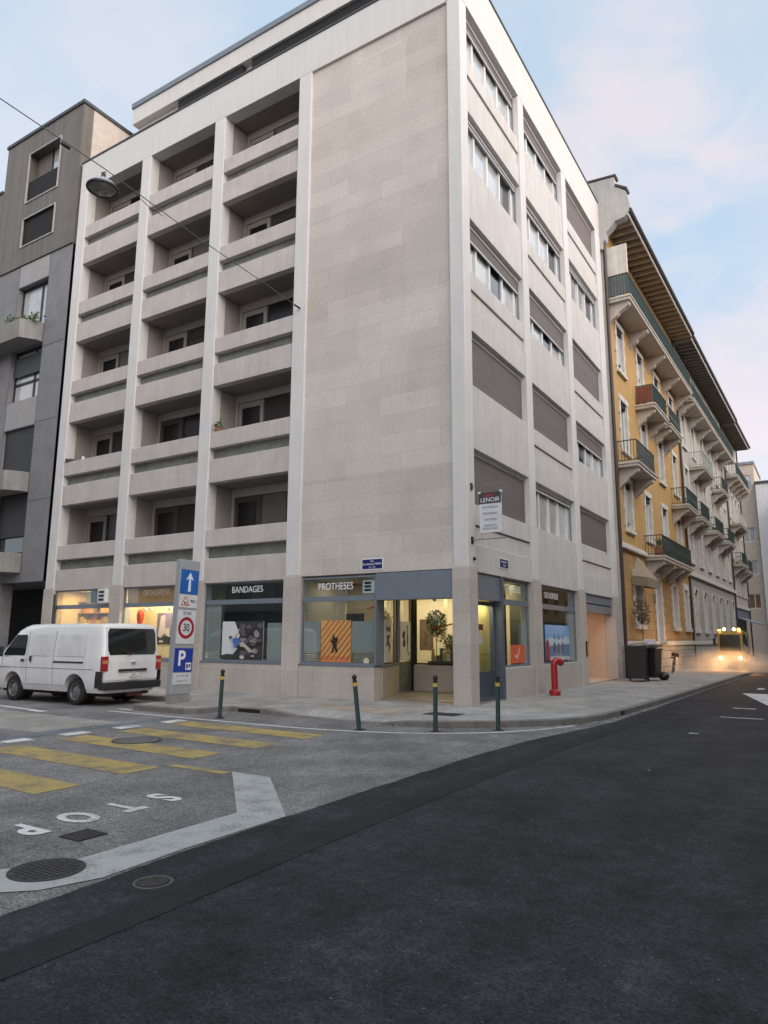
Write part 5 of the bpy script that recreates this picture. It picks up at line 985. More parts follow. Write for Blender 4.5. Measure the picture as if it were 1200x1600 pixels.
#=STREET=
# ================================================================ white van
def make_van():
    W = mat('van_white_paint', (.76, .77, .79), rough=.30, var=.05, nscale=2, coat=.6, streak=.05)
    V = thing('delivery_van', 'white panel van parked with its rear towards the sign pylon', 'van', (-7.88, -3.30, 0), R(180+2.5))
    # local: x forward from the tailgate (0) to the nose (4.5), y left, z up
    zs = [.30, .42, .62, .86, 1.08, 1.13, 1.35, 1.60, 1.76, 1.86, 1.92, 1.945]
    hy = [.76, .81, .835, .845, .845, .840, .828, .805, .790, .768, .69, .40]
    rear = lambda z: .03+(.05 if z < .6 else 0)+max(0, z-1.08)*.13+max(0, z-1.86)*.5
    front = lambda z: 4.46-max(0, z-.95)*1.05-max(0, z-1.75)*1.2 if z > .55 else 4.43
    us = [0, .012, .03, .08, .2, .35, .5, .65, .8, .92, .97, .99, 1.0]
    inset = [.075, .03, .008, 0, 0, 0, 0, 0, 0, .02, .06, .13, .24]
    mb = MB(); nz = len(zs); nu = len(us)
    for sgn in (1, -1):
        b = len(mb.v)
        for i, u in enumerate(us):
            for j, z in enumerate(zs):
                x = rear(z)+(front(z)-rear(z))*u; mb.v.append((x, sgn*(hy[j]-inset[i]), z+(.0 if j < nz-1 else 0)))
        for i in range(nu-1):
            for j in range(nz-1):
                q = (b+i*nz+j, b+(i+1)*nz+j, b+(i+1)*nz+j+1, b+i*nz+j+1); mb.f.append(q if sgn < 0 else q[::-1]); mb.m.append(0)
        if sgn == 1: b0 = b
    for i in (0, nu-1):
        for j in range(nz-1): mb.f.append((b0+i*nz+j, b0+i*nz+j+1, b+i*nz+j+1, b+i*nz+j)); mb.m.append(0)
    for i in range(nu-1):
        for j in (0, nz-1): mb.f.append((b0+i*nz+j, b0+(i+1)*nz+j, b+(i+1)*nz+j, b+i*nz+j)); mb.m.append(0)
    body = mb.build('body', W, V, smooth=True)
    wx = (1.03, 3.50)
    for x in wx:   # cut the wheel arches
        c = MB().cyl((x, -1.2, .34), (x, 1.2, .34), .40, n=32).build('cut', W, V)
        md = body.modifiers.new('arch', 'BOOLEAN'); md.operation = 'DIFFERENCE'; md.object = c; md.solver = 'EXACT'
        bpy.context.view_layer.update(); dg = bpy.context.evaluated_depsgraph_get(); me = bpy.data.meshes.new_from_object(body.evaluated_get(dg)); body.modifiers.clear(); body.data = me; bpy.data.objects.remove(c)
    for p in body.data.polygons: p.use_smooth = True
    try: body.data.set_sharp_from_angle(angle=R(38))
    except Exception: pass
    def yz(z):
        for a, b_, c, d in zip(zs, zs[1:], hy, hy[1:]):
            if a <= z <= b_: return c+(d-c)*(z-a)/(b_-a)
        return hy[-1]
    def side(name, m, quad, off, sgn, n=8, th=.012, parent=V, rnd_=0):
        (xb0, xb1, z0), (xt0, xt1, z1) = quad; s_ = MB(); rows = []
        for i in range(n+1):
            t = i/n; z = z0+(z1-z0)*t; a = xb0+(xt0-xb0)*t; b_ = xb1+(xt1-xb1)*t
            e = rnd_*(max(0, 1-t*n/1.2)+max(0, 1-(1-t)*n/1.2)); rows.append((a+e, b_-e, z))
        for (a, b_, z), (a2, b2, z2) in zip(rows, rows[1:]):
            s_.poly([(a, sgn*(yz(z)+off), z), (b_, sgn*(yz(z)+off), z), (b2, sgn*(yz(z2)+off), z2), (a2, sgn*(yz(z2)+off), z2)])
        z, z2 = rows[0][2], rows[-1][2]
        for (p, q, zz, hh) in ((rows[0][0], rows[0][1], z, 0), (rows[-1][0], rows[-1][1], z2, 0)): s_.poly([(p, sgn*(yz(zz)+off), zz), (q, sgn*(yz(zz)+off), zz), (q, sgn*(yz(zz)+off-th), zz), (p, sgn*(yz(zz)+off-th), zz)])
        return s_.build(name, m, parent)
    G = mat('van_dark_glass', (.012, .014, .016), rough=.04, var=.02, spec=1, coat=.8); B = mat('van_black_trim', (.022, .022, .024), rough=.55, var=.15); SEAM = mat('panel_gap', (.14, .14, .145), rough=.6)
    for sg in (1, -1):
        side('side_window', G, ((3.02, 3.98, 1.14), (3.02, 3.50, 1.66)), .006, sg, rnd_=.03)
        for a, b_ in ((1.95, 2.85), (.68, 1.80)):
            fr_ = side('blank_window_panel', W, ((a, b_, 1.15), (a+.02, b_-.02, 1.70)), .014, sg, rnd_=.04)
            side('inset', mat('van_panel_white', (.66, .67, .70), rough=.3, coat=.5), ((a+.05, b_-.05, 1.19), (a+.06, b_-.06, 1.66)), .017, sg, parent=fr_, rnd_=.03)
        for x, z0, z1, xt in ((2.93, .45, 1.74, 2.95), (1.87, .45, 1.76, 1.87), (3.95, .85, 1.12, 3.98)): side('door_gap', SEAM, ((x, x+.014, z0), (xt, xt+.014, z1)), .004, sg)
        side('crease_line', SEAM, ((.35, 4.2, .838), (.35, 4.2, .852)), .003, sg, n=1)
        side('slide_rail', B, ((.72, 1.86, .985), (.72, 1.86, 1.025)), .010, sg, n=1)
        for x in (3.02, 2.72): side('door_handle', B, ((x, x+.14 if x > 3 else x+.09, 1.0), (x, x+.14 if x > 3 else x+.09, 1.05 if x > 3 else 1.13)), .03, sg, n=1, th=.035)
        side('sill_trim', mat('van_sill_grey', (.50, .505, .52), rough=.4), ((1.45, 3.08, .44), (1.45, 3.08, .47)), .010, sg, n=1)  # sill strip in a plain darker grey than the body
        MB().box(3.95, 4.02, sg*.90-.06 if sg > 0 else -.98, sg*.90+.08 if sg > 0 else -.84, 1.10, 1.36).build('wing_mirror', B, V, bevel=.02)
        # tail light wraps the rear corner
        tl = MB(); yy = .852*sg
        tl.box(-.005, .10, min(yy, yy-sg*.15), max(yy, yy-sg*.15), .82, 1.16)
        l_ = tl.build('tail_light', mat('tail_lamp_red', (.33, .012, .012), rough=.15, coat=.8), V, bevel=.012)
        MB().box(-.009, .03, min(yy+sg*.003, yy-sg*.152), max(yy+sg*.003, yy-sg*.152), .99, 1.07).build('amber_lens', mat('tail_lamp_amber', (.50, .22, .10), rough=.15, coat=.8), l_)
        MB().box(4.30, 4.42, sg*.62-.15, sg*.62+.15, .70, .86).build('headlight', M_SKYG, V, bevel=.02)
        side('bumper_corner', B, ((.0, .30, .42), (.0, .24, .81)), .012, sg, n=4)
    # tailgate
    def rpatch(name, m, y0, y1, z0, z1, off, r=.0, parent=V):
        s_ = MB(); n = 6; rows = []
        for i in range(n+1):
            t = i/n; z = z0+(z1-z0)*t; e = r*(max(0, 1-t*n)+max(0, 1-(1-t)*n)); rows.append((z, y0+e, y1-e))
        for (z, a, b_), (z2, a2, b2) in zip(rows, rows[1:]): s_.poly([(rear(z)-off, a, z), (rear(z)-off, b_, z), (rear(z2)-off, b2, z2), (rear(z2)-off, a2, z2)])
        return s_.build(name, m, parent)
    gl = rpatch('rear_window', G, -.70, .70, 1.19, 1.82, .012, r=.05); rpatch('tailgate', W, -.745, .745, .60, 1.86, .006)
    MB().tube([Vector((-.02, .10, 1.16)), Vector((-.005, .16, 1.22)), Vector((.035, .40, 1.36))], .009, n=6).build('rear_wiper', B, gl)
    MB().box(-.03, .03, -.40, .40, .80, .855).build('handle_strip', B, V, bevel=.006); MB().box(-.035, .03, -.05, .05, 1.0, 1.02).build('emblem', mat('chrome', (.5, .5, .5), rough=.2, metal=1), V)
    pl = MB().box(-.035, .02, -.17, .17, .60, .76).build('number_plate', M_LTXT, V)
    mb = MB(); add_text(mb, 'GE', .075, (-.037, .0, .715), (0, -1, 0), (0, 0, 1), depth=.001); add_text(mb, '508 217', .075, (-.037, .0, .645), (0, -1, 0), (0, 0, 1), depth=.001); mb.build('plate_text', M_BLACK, pl)
    MB().box(-.06, .16, -.84, .84, .38, .56).build('rear_bumper', B, V, bevel=.03, segs=2); MB().box(4.34, 4.54, -.80, .80, .34, .58).build('front_bumper', B, V, bevel=.03)
    MB().box(.2, 4.2, -.60, .60, .22, .36).build('underbody', M_DARK, V); MB().cyl((-.04, -.45, .28), (.3, -.45, .28), .03, n=10).build('exhaust_pipe', M_BLACK, V); MB().box(.1, .2, -.4, .0, .2, .36).build('tow_bracket', mat('rusty_red', (.12, .03, .025)), V)
    MB().prism([(3.93, -.60, 1.13+.12), (3.93, .60, 1.25), (3.56, .56, 1.70), (3.56, -.56, 1.70)], (.03, 0, .025)).build('windscreen', G, V)
    wp = None
    for x in wx:
        for sg in (1, -1):
            w = bpy.data.objects.new('wheel', None); COL.objects.link(w); w.parent = V; w.location = (x, sg*.70, .315)
            s = sg; MB().lathe([(.20, -.09), (.27, -.095), (.305, -.075), (.315, -.04), (.315, .04), (.305, .075), (.27, .095), (.20, .09)], axis='Y', n=32).build('tyre', M_RUB, w, smooth=True)
            MB().lathe([(.20, s*.088), (.185, s*.085), (.17, s*.03), (.12, s*.055), (.075, s*.07), (.05, s*.085), (0, s*.085)], axis='Y', n=24).ring_holes(s).build('rim', [mat('steel_rim', (.28, .28, .29), rough=.4, metal=.7), M_BLACK], w, smooth=True)
            MB().cyl((0, -.0, 0), (0, -s*.3, 0), .29, n=24).build('wheel_well', M_DARK, w)
    return V
VAN = make_van(); VAN.scale = (1.02, 1.09, 1.04)
# ================================================================ sign pylon on the kerb island
PG = mat('pylon_grey', (.34, .36, .38), rough=.45, var=.04, metal=.2)
t = thing('sign_pylon', 'tall slightly leaning grey traffic sign pylon with arrow, 30 zone and parking signs', 'sign pylon', (-6.22, -3.20, .12)); t.rotation_euler = (R(-1.2), R(1.0), R(2))
# front faces +x
MB().box(-.16, 0, -.325, .325, .20, 3.46).build('casing', PG, t, bevel=.012, segs=2); MB().box(-.15, -.01, -.315, .315, 0, .20).build('foot', mat('concrete_foot', (.24, .23, .22), var=.2), t)
def psign(name, m, z0, z1, mm=.02, d=.012, y0=-.30, y1=.30): return MB().box(.001, d, y0, y1, z0, z1).build(name, m, t, bevel=.003)
s1 = psign('one_way_sign', mat('sign_blue', (.01, .10, .38), rough=.35, coat=.3), 2.62, 3.22)
MB().prism([(.0125, -.045, 2.68), (.0125, .045, 2.68), (.0125, .03, 3.0), (.0125, .13, 2.96), (.0125, .0, 3.16), (.0125, -.13, 2.96), (.0125, -.03, 3.0)], (.002, 0, 0)).build('arrow', mat('sign_arrow_white', (.62, .70, .76), rough=.4), s1)
s2 = psign('warning_panel', mat('sign_pale', (.55, .57, .60), rough=.4), 2.28, 2.60)
MB().prism([(.0125, -.24, 2.33), (.0125, .04, 2.33), (.0125, -.10, 2.57)], (.001, 0, 0)).build('red_triangle', mat('sign_red2', (.45, .03, .03)), s2); MB().prism([(.0137, -.19, 2.355), (.0137, -.01, 2.355), (.0137, -.10, 2.515)], (.001, 0, 0)).build('triangle_field', M_LTXT, s2)
MB().box(.0148, .016, -.135, -.10, 2.36, 2.44).box(.0148, .016, -.09, -.06, 2.36, 2.42).build('pictogram', M_BLACK, s2)
mb = MB().box(.0125, .014, .07, .24, 2.46, 2.475).box(.0125, .014, .13, .26, 2.42, 2.435).box(.0125, .014, .09, .14, 2.43, 2.46); mb.build('arrow_mark', M_CAP, s2)
s3 = psign('zone_30_sign', mat('sign_pale', (.55, .57, .60)), 1.40, 2.22)
mb = MB(); add_text(mb, 'ZONE', .10, (.0125, 0, 2.14), (0, 1, 0), (0, 0, 1), depth=.001); add_text(mb, '30', .26, (.0145, 0, 1.79), (0, 1, 0), (0, 0, 1), depth=.001, sx=.85, bold=.004); mb.build('lettering', M_BLACK, s3)
rr_ = MB().lathe([(.265, .0125), (.265, .0135), (.185, .0135), (.185, .0125)], c=(0, 0, 1.79), axis='X', n=40); rr_.build('red_ring', mat('sign_dark_red', (.30, .012, .025), rough=.4), s3)
s4 = psign('parking_sign', mat('sign_deep_blue', (.008, .035, .28), rough=.35, coat=.3), .73, 1.30)
mb = MB(); add_text(mb, 'P', .50, (.0125, -.07, 1.04), (0, 1, 0), (0, 0, 1), depth=.001, bold=.012, sx=.95); mb.box(.0125, .014, .08, .26, .78, .95); mb.build('lettering', M_LTXT, s4)
MB().box(.0142, .015, .10, .16, .81, .92).box(.0142, .015, .18, .24, .84, .92).build('pay_symbol', mat('symbol_blue', (.05, .06, .2)), s4)
s5 = psign('information_plate', mat('sign_pale', (.55, .57, .60)), .43, .71)
mb = MB(); add_text(mb, 'Lu-Ve 7h-19h', .07, (.0125, 0, .64), (0, 1, 0), (0, 0, 1), depth=.001); add_text(mb, 'maximum 1h', .065, (.0125, 0, .52), (0, 1, 0), (0, 0, 1), depth=.001); mb.build('lettering', mat('sign_grey_text', (.12, .12, .14)), s5)
# ================================================================ bollards
BG = mat('bollard_green', (.022, .050, .048), rough=.4, var=.15, nscale=4, coat=.2); BY_ = mat('bollard_yellow', (.52, .36, .06), rough=.5, var=.1)
def bollard(x, y, ax, ay, label):
    t = thing('bollard', label, 'bollard', (x, y, 0), 0, 'bollards along the corner kerb'); t.rotation_euler = (R(ax), R(ay), 0)
    MB().lathe([(.11, 0), (.11, .012), (.06, .02)], n=20).build('base_plate', M_BLACK, t); MB().cyl((0, 0, .0), (0, 0, .80), .043, n=20).build('post', BG, t, smooth=True)
    MB().cyl((0, 0, .80), (0, 0, .865), .0475, n=20).build('yellow_band', BY_, t, smooth=True)
    MB().lathe([(.042, .865), (.042, .905), (.030, .915), (.030, .925), (.044, .935), (.050, .965), (.040, .995), (.018, 1.008), (0, 1.01)], n=20).build('cap', M_BLACK, t, smooth=True)
bollard(-3.85, -4.24, 0, 2.2, 'green bollard with yellow band, next to the sign pylon'); bollard(-.30, -4.22, 3.5, -5.0, 'faded green bollard leaning over in front of the striped poster window')
bollard(.97, -3.60, 0, 0.3, 'upright green bollard in front of the shop entrance recess'); bollard(1.85, -2.76, 0, .5, 'green bollard in front of the slate blue door right of the corner pillar')
# ================================================================ hydrant
HR = mat('hydrant_red', (.34, .010, .015), rough=.38, var=.12, nscale=5, coat=.3)
t = thing('fire_hydrant', 'red standpipe fire hydrant with hooked outlet against the side wall', 'hydrant', (.56, 4.35, .12))
MB().lathe([(.15, 0), (.15, .05), (.165, .06), (.165, .12), (.15, .13), (.13, .15), (.105, .17)], n=24).build('base_flange', HR, t, smooth=True)
bb = MB()
for i in range(8): a = i*math.pi/4; bb.cyl((.14*math.cos(a), .14*math.sin(a), .12), (.14*math.cos(a), .14*math.sin(a), .15), .014, n=6)
bb.build('bolts', HR, t); MB().cyl((0, 0, .15), (0, 0, .84), .092, n=24).build('standpipe', HR, t, smooth=True)
mb = MB(); pts = [Vector((0, .12-.12*math.cos(a), .84+.12*math.sin(a))) for a in [R(x) for x in range(0, 131, 13)]]
mb.tube([Vector((p.y*.55, p.y*.85, p.z)) for p in pts], .092, n=20); mb.build('elbow', HR, t, smooth=True)
e = Vector((pts[-1].y*.55, pts[-1].y*.85, pts[-1].z)); dd_ = Vector((.45, .7, -.55)).normalized(); MB().cyl(e, e+dd_*.07, .10, n=20).build('outlet_flange', HR, t); MB().cyl(e+dd_*.07, e+dd_*.12, .075, n=16).build('outlet_cap', mat('steel_cap', (.30, .29, .28), rough=.4, metal=.8), t)
MB().lathe([(.05, .955), (.05, .985), (.02, .99), (.02, 1.01), (0, 1.01)], n=12).build('spindle_cap', HR, t)
# ================================================================ wheelie bins
def wheelie(x, y, rz, s, label, tilt=0):
    t = thing('wheelie_bin', label, 'bin', (x, y, .12), rz, 'wheelie bins by the yellow house'); w, d, h = .29*s, .36*s, 1.0*s
    mb = MB(); q = .80
    mb.v += [(-w*q, -d*q, .12), (w*q, -d*q, .12), (w*q, d*q, .12), (-w*q, d*q, .12), (-w, -d, h), (w, -d, h), (w, d, h), (-w, d, h)]
    for f in ((3, 2, 1, 0), (0, 1, 5, 4), (1, 2, 6, 5), (2, 3, 7, 6), (3, 0, 4, 7), (4, 5, 6, 7)): mb.f.append(f); mb.m.append(0)
    mb.build('body', M_BLACK, t, bevel=.03, segs=2); MB().box(-w-.03, w+.03, -d-.03, d+.02, h-.06, h).build('rim', M_BLACK, t, bevel=.01)
    l_ = MB().prism([(-w-.035, -d-.05, h+.005), (w+.035, -d-.05, h+.005), (w+.035, d+.04, h+.005+tilt), (-w-.035, d+.04, h+.005+tilt)], (0, 0, .05)).build('lid', mat('bin_lid', (.02, .021, .022), rough=.35), t, bevel=.012)
    MB().cyl((-w, d+.05, h-.03), (w, d+.05, h-.03), .018, n=10).build('handle', M_BLACK, t)
    for sx in (-1, 1): MB().cyl((sx*w*.8, d*.85, .10), (sx*(w*.8+.06), d*.85, .10), .10, n=18).build('wheel', M_RUB, t)
    return t
wheelie(.98, 12.75, R(8), 1.28, 'large black wheelie bin beside the brown downpipe'); wheelie(1.22, 13.78, R(-6), 1.22, 'black wheelie bin with its lid half raised and a white box on top', tilt=.10)
tag(MB().box(-.20, .20, -.16, .16, 0, .20).build('cardboard_box', mat('white_card', (.60, .61, .66), rough=.7), bevel=.01), 'white box lying on the lid of the farther bin', 'box').location = (1.26, 13.7, 1.49)
mb = MB(); mb.ball((0, 0, .16), .19, 9, sc=(1.1, 1.2, .85)); o = tag(mb.build('rubbish_bag', M_BLACK, smooth=True), 'small black rubbish bag on the pavement at the foot of the bins', 'bag'); o.location = (1.62, 14.2, .12)
tag(MB().prism([(-.3, -.3, 0), (.3, -.3, .06), (.34, .3, .10), (-.26, .3, .03)], (0, 0, .02)).build('folded_bag', mat('grey_bag', (.10, .10, .12), rough=.3)), 'crumpled dark grey bag on the nearer bin lid', 'bag').location = (.98, 12.75, 1.46)
# ================================================================ bicycle
t = thing('bicycle', 'red bicycle leaning on the rough stone plinth beyond the bins', 'bicycle', (.80, 20.5, .12), R(90)); t.rotation_euler = (R(8), 0, R(96))
for x in (0, 1.02):
    w = bpy.data.objects.new('wheel', None); COL.objects.link(w); w.parent = t; w.location = (x, 0, .34)
    MB().lathe([(.325, -.016), (.34, 0), (.325, .016), (.31, 0), (.325, -.016)], axis='Y', n=32).build('tyre', M_RUB, w)
    mb = MB()
    for i in range(14): a = i*math.pi/7; mb.cyl((0, 0, 0), (.31*math.cos(a), 0, .31*math.sin(a)), .0025, n=4)
    mb.cyl((0, -.03, 0), (0, .03, 0), .02, n=8).build('spokes', M_WHITE, w)
RD = mat('bicycle_red', (.30, .03, .02), rough=.35, coat=.4)
MB().tube([Vector(p) for p in ((0, 0, .34), (.42, 0, .32), (.34, 0, .80), (.88, 0, .82), (.42, 0, .32))], .016).tube([Vector(p) for p in ((0, 0, .34), (.35, 0, .74))], .010).tube([Vector(p) for p in ((1.02, 0, .34), (.92, 0, .62), (.87, 0, .92))], .014).build('frame', RD, t)
MB().tube([Vector(p) for p in ((.80, -.28, 1.0), (.88, -.12, 1.02), (.88, .12, 1.02), (.80, .28, 1.0))], .012).cyl((.87, 0, .90), (.88, 0, 1.03), .014, n=8).build('handlebar', M_BLACK, t); MB().box(.20, .46, -.06, .06, .92, .96).cyl((.34, 0, .80), (.33, 0, .93), .013, n=8).build('saddle', M_BLACK, t, bevel=.015)
MB().box(.82, 1.12, -.17, .17, .76, .96).build('front_basket', mat('basket_brown', (.09, .05, .03)), t, bevel=.02); MB().box(-.2, .2, -.12, .12, .70, .76).build('rear_rack', M_BLACK, t); MB().cyl((-.33, 0, .60), (-.35, 0, .60), .035, n=10).build('rear_reflector', M_LTXT, t)
#=FAR=

# ================================================================ compact street sweeper working on the pavement
SY = mat('sweeper_yellow', (.34, .25, .06), rough=.4, var=.1, coat=.3); SG = mat('sweeper_grey', (.08, .08, .08), rough=.5)
LAMP = mat('lamp_warm', (1, .8, .45), emit=(1, .70, .34), estr=26); LAMP2 = mat('lamp_roof', (1, .8, .4), emit=(1, .66, .26), estr=16); AMB = mat('lamp_amber', (1, .5, .1), emit=(1, .42, .08), estr=9)
t = thing('street_sweeper', 'small yellow street sweeper with bright headlamps on the pavement in its own spray', 'street sweeper', (2.62, 27.2, .12), R(-2))
# local: faces -y
cb = MB().prism([(-.62, 0, .42), (-.62, .10, .95), (-.60, .30, 1.90), (-.58, .45, 2.02), (-.58, 1.35, 2.02), (-.62, 1.45, 1.0), (-.62, 1.45, .42)], (1.24, 0, 0)); 
cb = MB(); pr = [(0.0, .42), (.02, .92), (.16, 1.92), (.26, 2.04), (1.35, 2.04), (1.45, 1.0), (1.45, .42)]
cb.prism([(-.62, y, z) for y, z in pr], (1.24, 0, 0)); cb.build('cab', SY, t, bevel=.04, segs=2)
MB().prism([(-.52, .008, .98), (.52, .008, .98), (.50, .122, 1.84), (-.50, .122, 1.84)], (0, -.012, .003)).build('windscreen', mat('sweeper_glass', (.05, .05, .04), rough=.08, coat=.8), t)
for sx in (-1, 1):
    MB().box(min(sx*.622, sx*.632), max(sx*.622, sx*.632), .30, 1.25, 1.0, 1.85).build('side_window', mat('sweeper_glass', (.05, .05, .04)), t)
    h = MB().cyl((sx*.48, -.05, .60), (sx*.48, .02, .60), .10, n=20).build('headlight', SG, t); MB().cyl((sx*.48, -.065, .60), (sx*.48, -.051, .60), .085, n=20).build('lens', LAMP, h)
    h = MB().cyl((sx*.24, .10, 2.13), (sx*.24, .18, 2.13), .085, n=16).build('work_light', SG, t); MB().cyl((sx*.24, .085, 2.13), (sx*.24, .099, 2.13), .075, n=16).build('lens', LAMP2, h)
    MB().box(sx*.50-.06, sx*.50+.06, .12, .2, 2.05, 2.12).build('indicator', AMB, t)
    MB().box(sx*.78-.07, sx*.78+.07, .10, .14, 1.25, 1.65).tube([Vector((sx*.62, .2, 1.8)), Vector((sx*.78, .14, 1.66))], .015).build('mirror', M_BLACK, t)
    for y in (.55, 2.1):
        w = bpy.data.objects.new('wheel', None); COL.objects.link(w); w.parent = t; w.location = (sx*.52, y, .27)
        MB().lathe([(.14, -.09), (.24, -.09), (.27, -.05), (.27, .05), (.24, .09), (.14, .09)], axis='X', n=24).build('tyre', M_RUB, w, smooth=True); MB().cyl((-.06, 0, 0), (.06, 0, 0), .14, n=18).build('hub', M_WHITE, w)
    b = MB().cyl((sx*.55, -.35, .02), (sx*.55, -.35, .16), .36, .20, n=24).build('side_brush', mat('brush_bristle', (.10, .08, .05), var=.4, nscale=30), t); MB().tube([Vector((sx*.55, -.35, .2)), Vector((sx*.4, .1, .5))], .03).build('brush_arm', SG, b)
MB().prism([(-.60, 1.5, .5), (-.60, 1.5, 1.85), (-.60, 1.75, 1.98), (-.60, 2.75, 1.98), (-.60, 2.95, 1.2), (-.60, 2.95, .5)], (1.2, 0, 0)).build('hopper', SY, t, bevel=.04); MB().box(-.55, .55, .05, 2.9, .25, .48).build('chassis', SG, t)
MB().box(-.60, .60, -.03, .02, .30, .46).build('bumper', SG, t); MB().cyl((.35, 1.0, 2.04), (.35, 1.0, 2.2), .07, n=14).build('beacon', AMB, t)
for sx in (-.48, .48):
    l = bpy.data.lights.new('headlamp_beam', 'SPOT'); l.energy = 650; l.color = (1, .52, .21); l.spot_size = R(80); l.spot_blend = .8; l.shadow_soft_size = .08
    o = bpy.data.objects.new('headlamp_beam', l); COL.objects.link(o); o.parent = t; o.location = (sx, -.12, .60); o.rotation_euler = (R(-83), 0, 0)
l = bpy.data.lights.new('roof_work_beam', 'SPOT'); l.energy = 240; l.color = (1, .50, .19); l.spot_size = R(110); l.spot_blend = .9; l.shadow_soft_size = .1
o = bpy.data.objects.new('roof_work_beam', l); COL.objects.link(o); o.parent = t; o.location = (0, .03, 2.13); o.rotation_euler = (R(-58), 0, 0)
# its water spray
m = bpy.data.materials.new('water_spray'); m.use_nodes = True; nt = m.node_tree; N = nt.nodes; L = nt.links; N.clear()
out = N.new('ShaderNodeOutputMaterial'); pv = N.new('ShaderNodeVolumePrincipled'); pv.inputs['Color'].default_value = (.95, .93, .90, 1); pv.inputs['Anisotropy'].default_value = .25
tc = N.new('ShaderNodeTexCoord'); mp = N.new('ShaderNodeMapping'); mp.inputs['Scale'].default_value = (1/3.0, 1/4.4, 1/1.3); L.new(tc.outputs['Object'], mp.inputs[0])
ln = N.new('ShaderNodeVectorMath'); ln.operation = 'LENGTH'; L.new(mp.outputs[0], ln.inputs[0])
fo = N.new('ShaderNodeMapRange'); fo.interpolation_type = 'SMOOTHSTEP'; fo.inputs[1].default_value = .15; fo.inputs[2].default_value = 1.0; fo.inputs[3].default_value = 1; fo.inputs[4].default_value = 0; L.new(ln.outputs['Value'], fo.inputs[0])
nz = N.new('ShaderNodeTexNoise'); nz.inputs['Scale'].default_value = 1.4; nz.inputs['Detail'].default_value = 4; L.new(tc.outputs['Object'], nz.inputs['Vector'])
nr = N.new('ShaderNodeMapRange'); nr.inputs[1].default_value = .34; nr.inputs[2].default_value = .66; L.new(nz.outputs[0], nr.inputs[0])
mu = N.new('ShaderNodeMath'); mu.operation = 'MULTIPLY'; L.new(fo.outputs[0], mu.inputs[0]); L.new(nr.outputs[0], mu.inputs[1]); m2 = N.new('ShaderNodeMath'); m2.operation = 'MULTIPLY'; m2.inputs[1].default_value = .85; L.new(mu.outputs[0], m2.inputs[0])
L.new(m2.outputs[0], pv.inputs['Density']); L.new(pv.outputs[0], out.inputs['Volume'])
sp_ = MB().box(-3.0, 3.0, -4.4, 4.4, -.02, 1.3).build('water_spray', m, kind='stuff'); sp_.location = (3.05, 23.8, .15)
sp_['label'] = 'orange lit mist of water spray in front of the street sweeper'; sp_['category'] = 'spray'
# ================================================================ far grey car at the kerb
t = thing('parked_car', 'silver grey car parked at the kerb far behind the street sweeper', 'car', (5.35, 36, 0), R(-2))
CG = mat('car_silver', (.30, .33, .34), rough=.3, var=.03, metal=.4, coat=.6)
pf = [(0, .35), (0, .72), (.10, .80), (.95, .92), (1.65, 1.42), (3.1, 1.45), (3.9, .98), (4.25, .92), (4.3, .35)]
MB().prism([(-.86, y, z) for y, z in pf], (1.72, 0, 0)).build('body', CG, t, bevel=.09, segs=3)
MB().prism([(-.70, 1.02, .97), (.70, 1.02, .97), (.62, 1.60, 1.37), (-.62, 1.60, 1.37)], (0, -.03, .03)).build('windscreen', M_GLS, t)
for sx in (-1, 1):
    MB().prism([(sx*.865, 1.2, .98), (sx*.865, 3.6, .98), (sx*.865, 3.0, 1.36), (sx*.865, 1.72, 1.36)], (sx*.008, 0, 0)).build('side_window', M_GLS, t); MB().box(sx*.66-.14, sx*.66+.14, -.02, .06, .58, .74).build('headlight', M_LTXT, t, bevel=.01)
    for y in (.8, 3.4):
        w = bpy.data.objects.new('wheel', None); COL.objects.link(w); w.parent = t; w.location = (sx*.78, y, .31)
        MB().cyl((-.11, 0, 0), (.11, 0, 0), .31, n=24).build('tyre', M_RUB, w, bevel=.02); MB().cyl((-.115, 0, 0), (.115, 0, 0), .19, n=18).build('rim', M_ALU, w)
MB().box(-.5, .5, -.015, .03, .42, .56).build('grille', M_BLACK, t); MB().box(-.26, .26, -.03, -.016, .44, .55).build('number_plate', M_LTXT, t)
# ================================================================ litter
LL = [mat('dead_leaf_brown', (.13, .06, .025), var=.3), mat('dead_leaf_yellow', (.30, .20, .06), var=.3), mat('paper_scrap', (.60, .60, .58), var=.1)]
mb = MB(); r5 = random.Random(9)
def scatter(n, f, s):
    for i in range(n):
        x, y, z = f(); a = r5.uniform(0, 6.3); w = s*r5.uniform(.5, 1.2); c, d = math.cos(a)*w, math.sin(a)*w
        mb.poly([(x-c, y-d, z), (x+d*.5, y-c*.5, z+w*.3), (x+c, y+d, z+.003), (x-d*.5, y+c*.5, z+w*.35)], r5.choice((0, 0, 1, 1, 2)))
def alongk():
    i = r5.choice(range(12, len(K)-2)); u = r5.random(); p, q = K[i], K[i+1]; o_ = abs(r5.gauss(.04, .09))+.015
    if i > 19: u *= .5
    d = (Vector(q[:2])-Vector(p[:2])).normalized(); return (p[0]+(q[0]-p[0])*u+d.y*o_, p[1]+(q[1]-p[1])*u-d.x*o_, .008)
scatter(150, alongk, .035); scatter(22, lambda: (r5.uniform(-5, 2.6), r5.uniform(-11, -4), .010), .022); scatter(26, lambda: (r5.uniform(3.2, 9), r5.uniform(-12, 6), .012), .016)
mb.build('fallen_leaves', LL, kind='stuff')['label'] = 'dead leaves and scraps along the kerb'
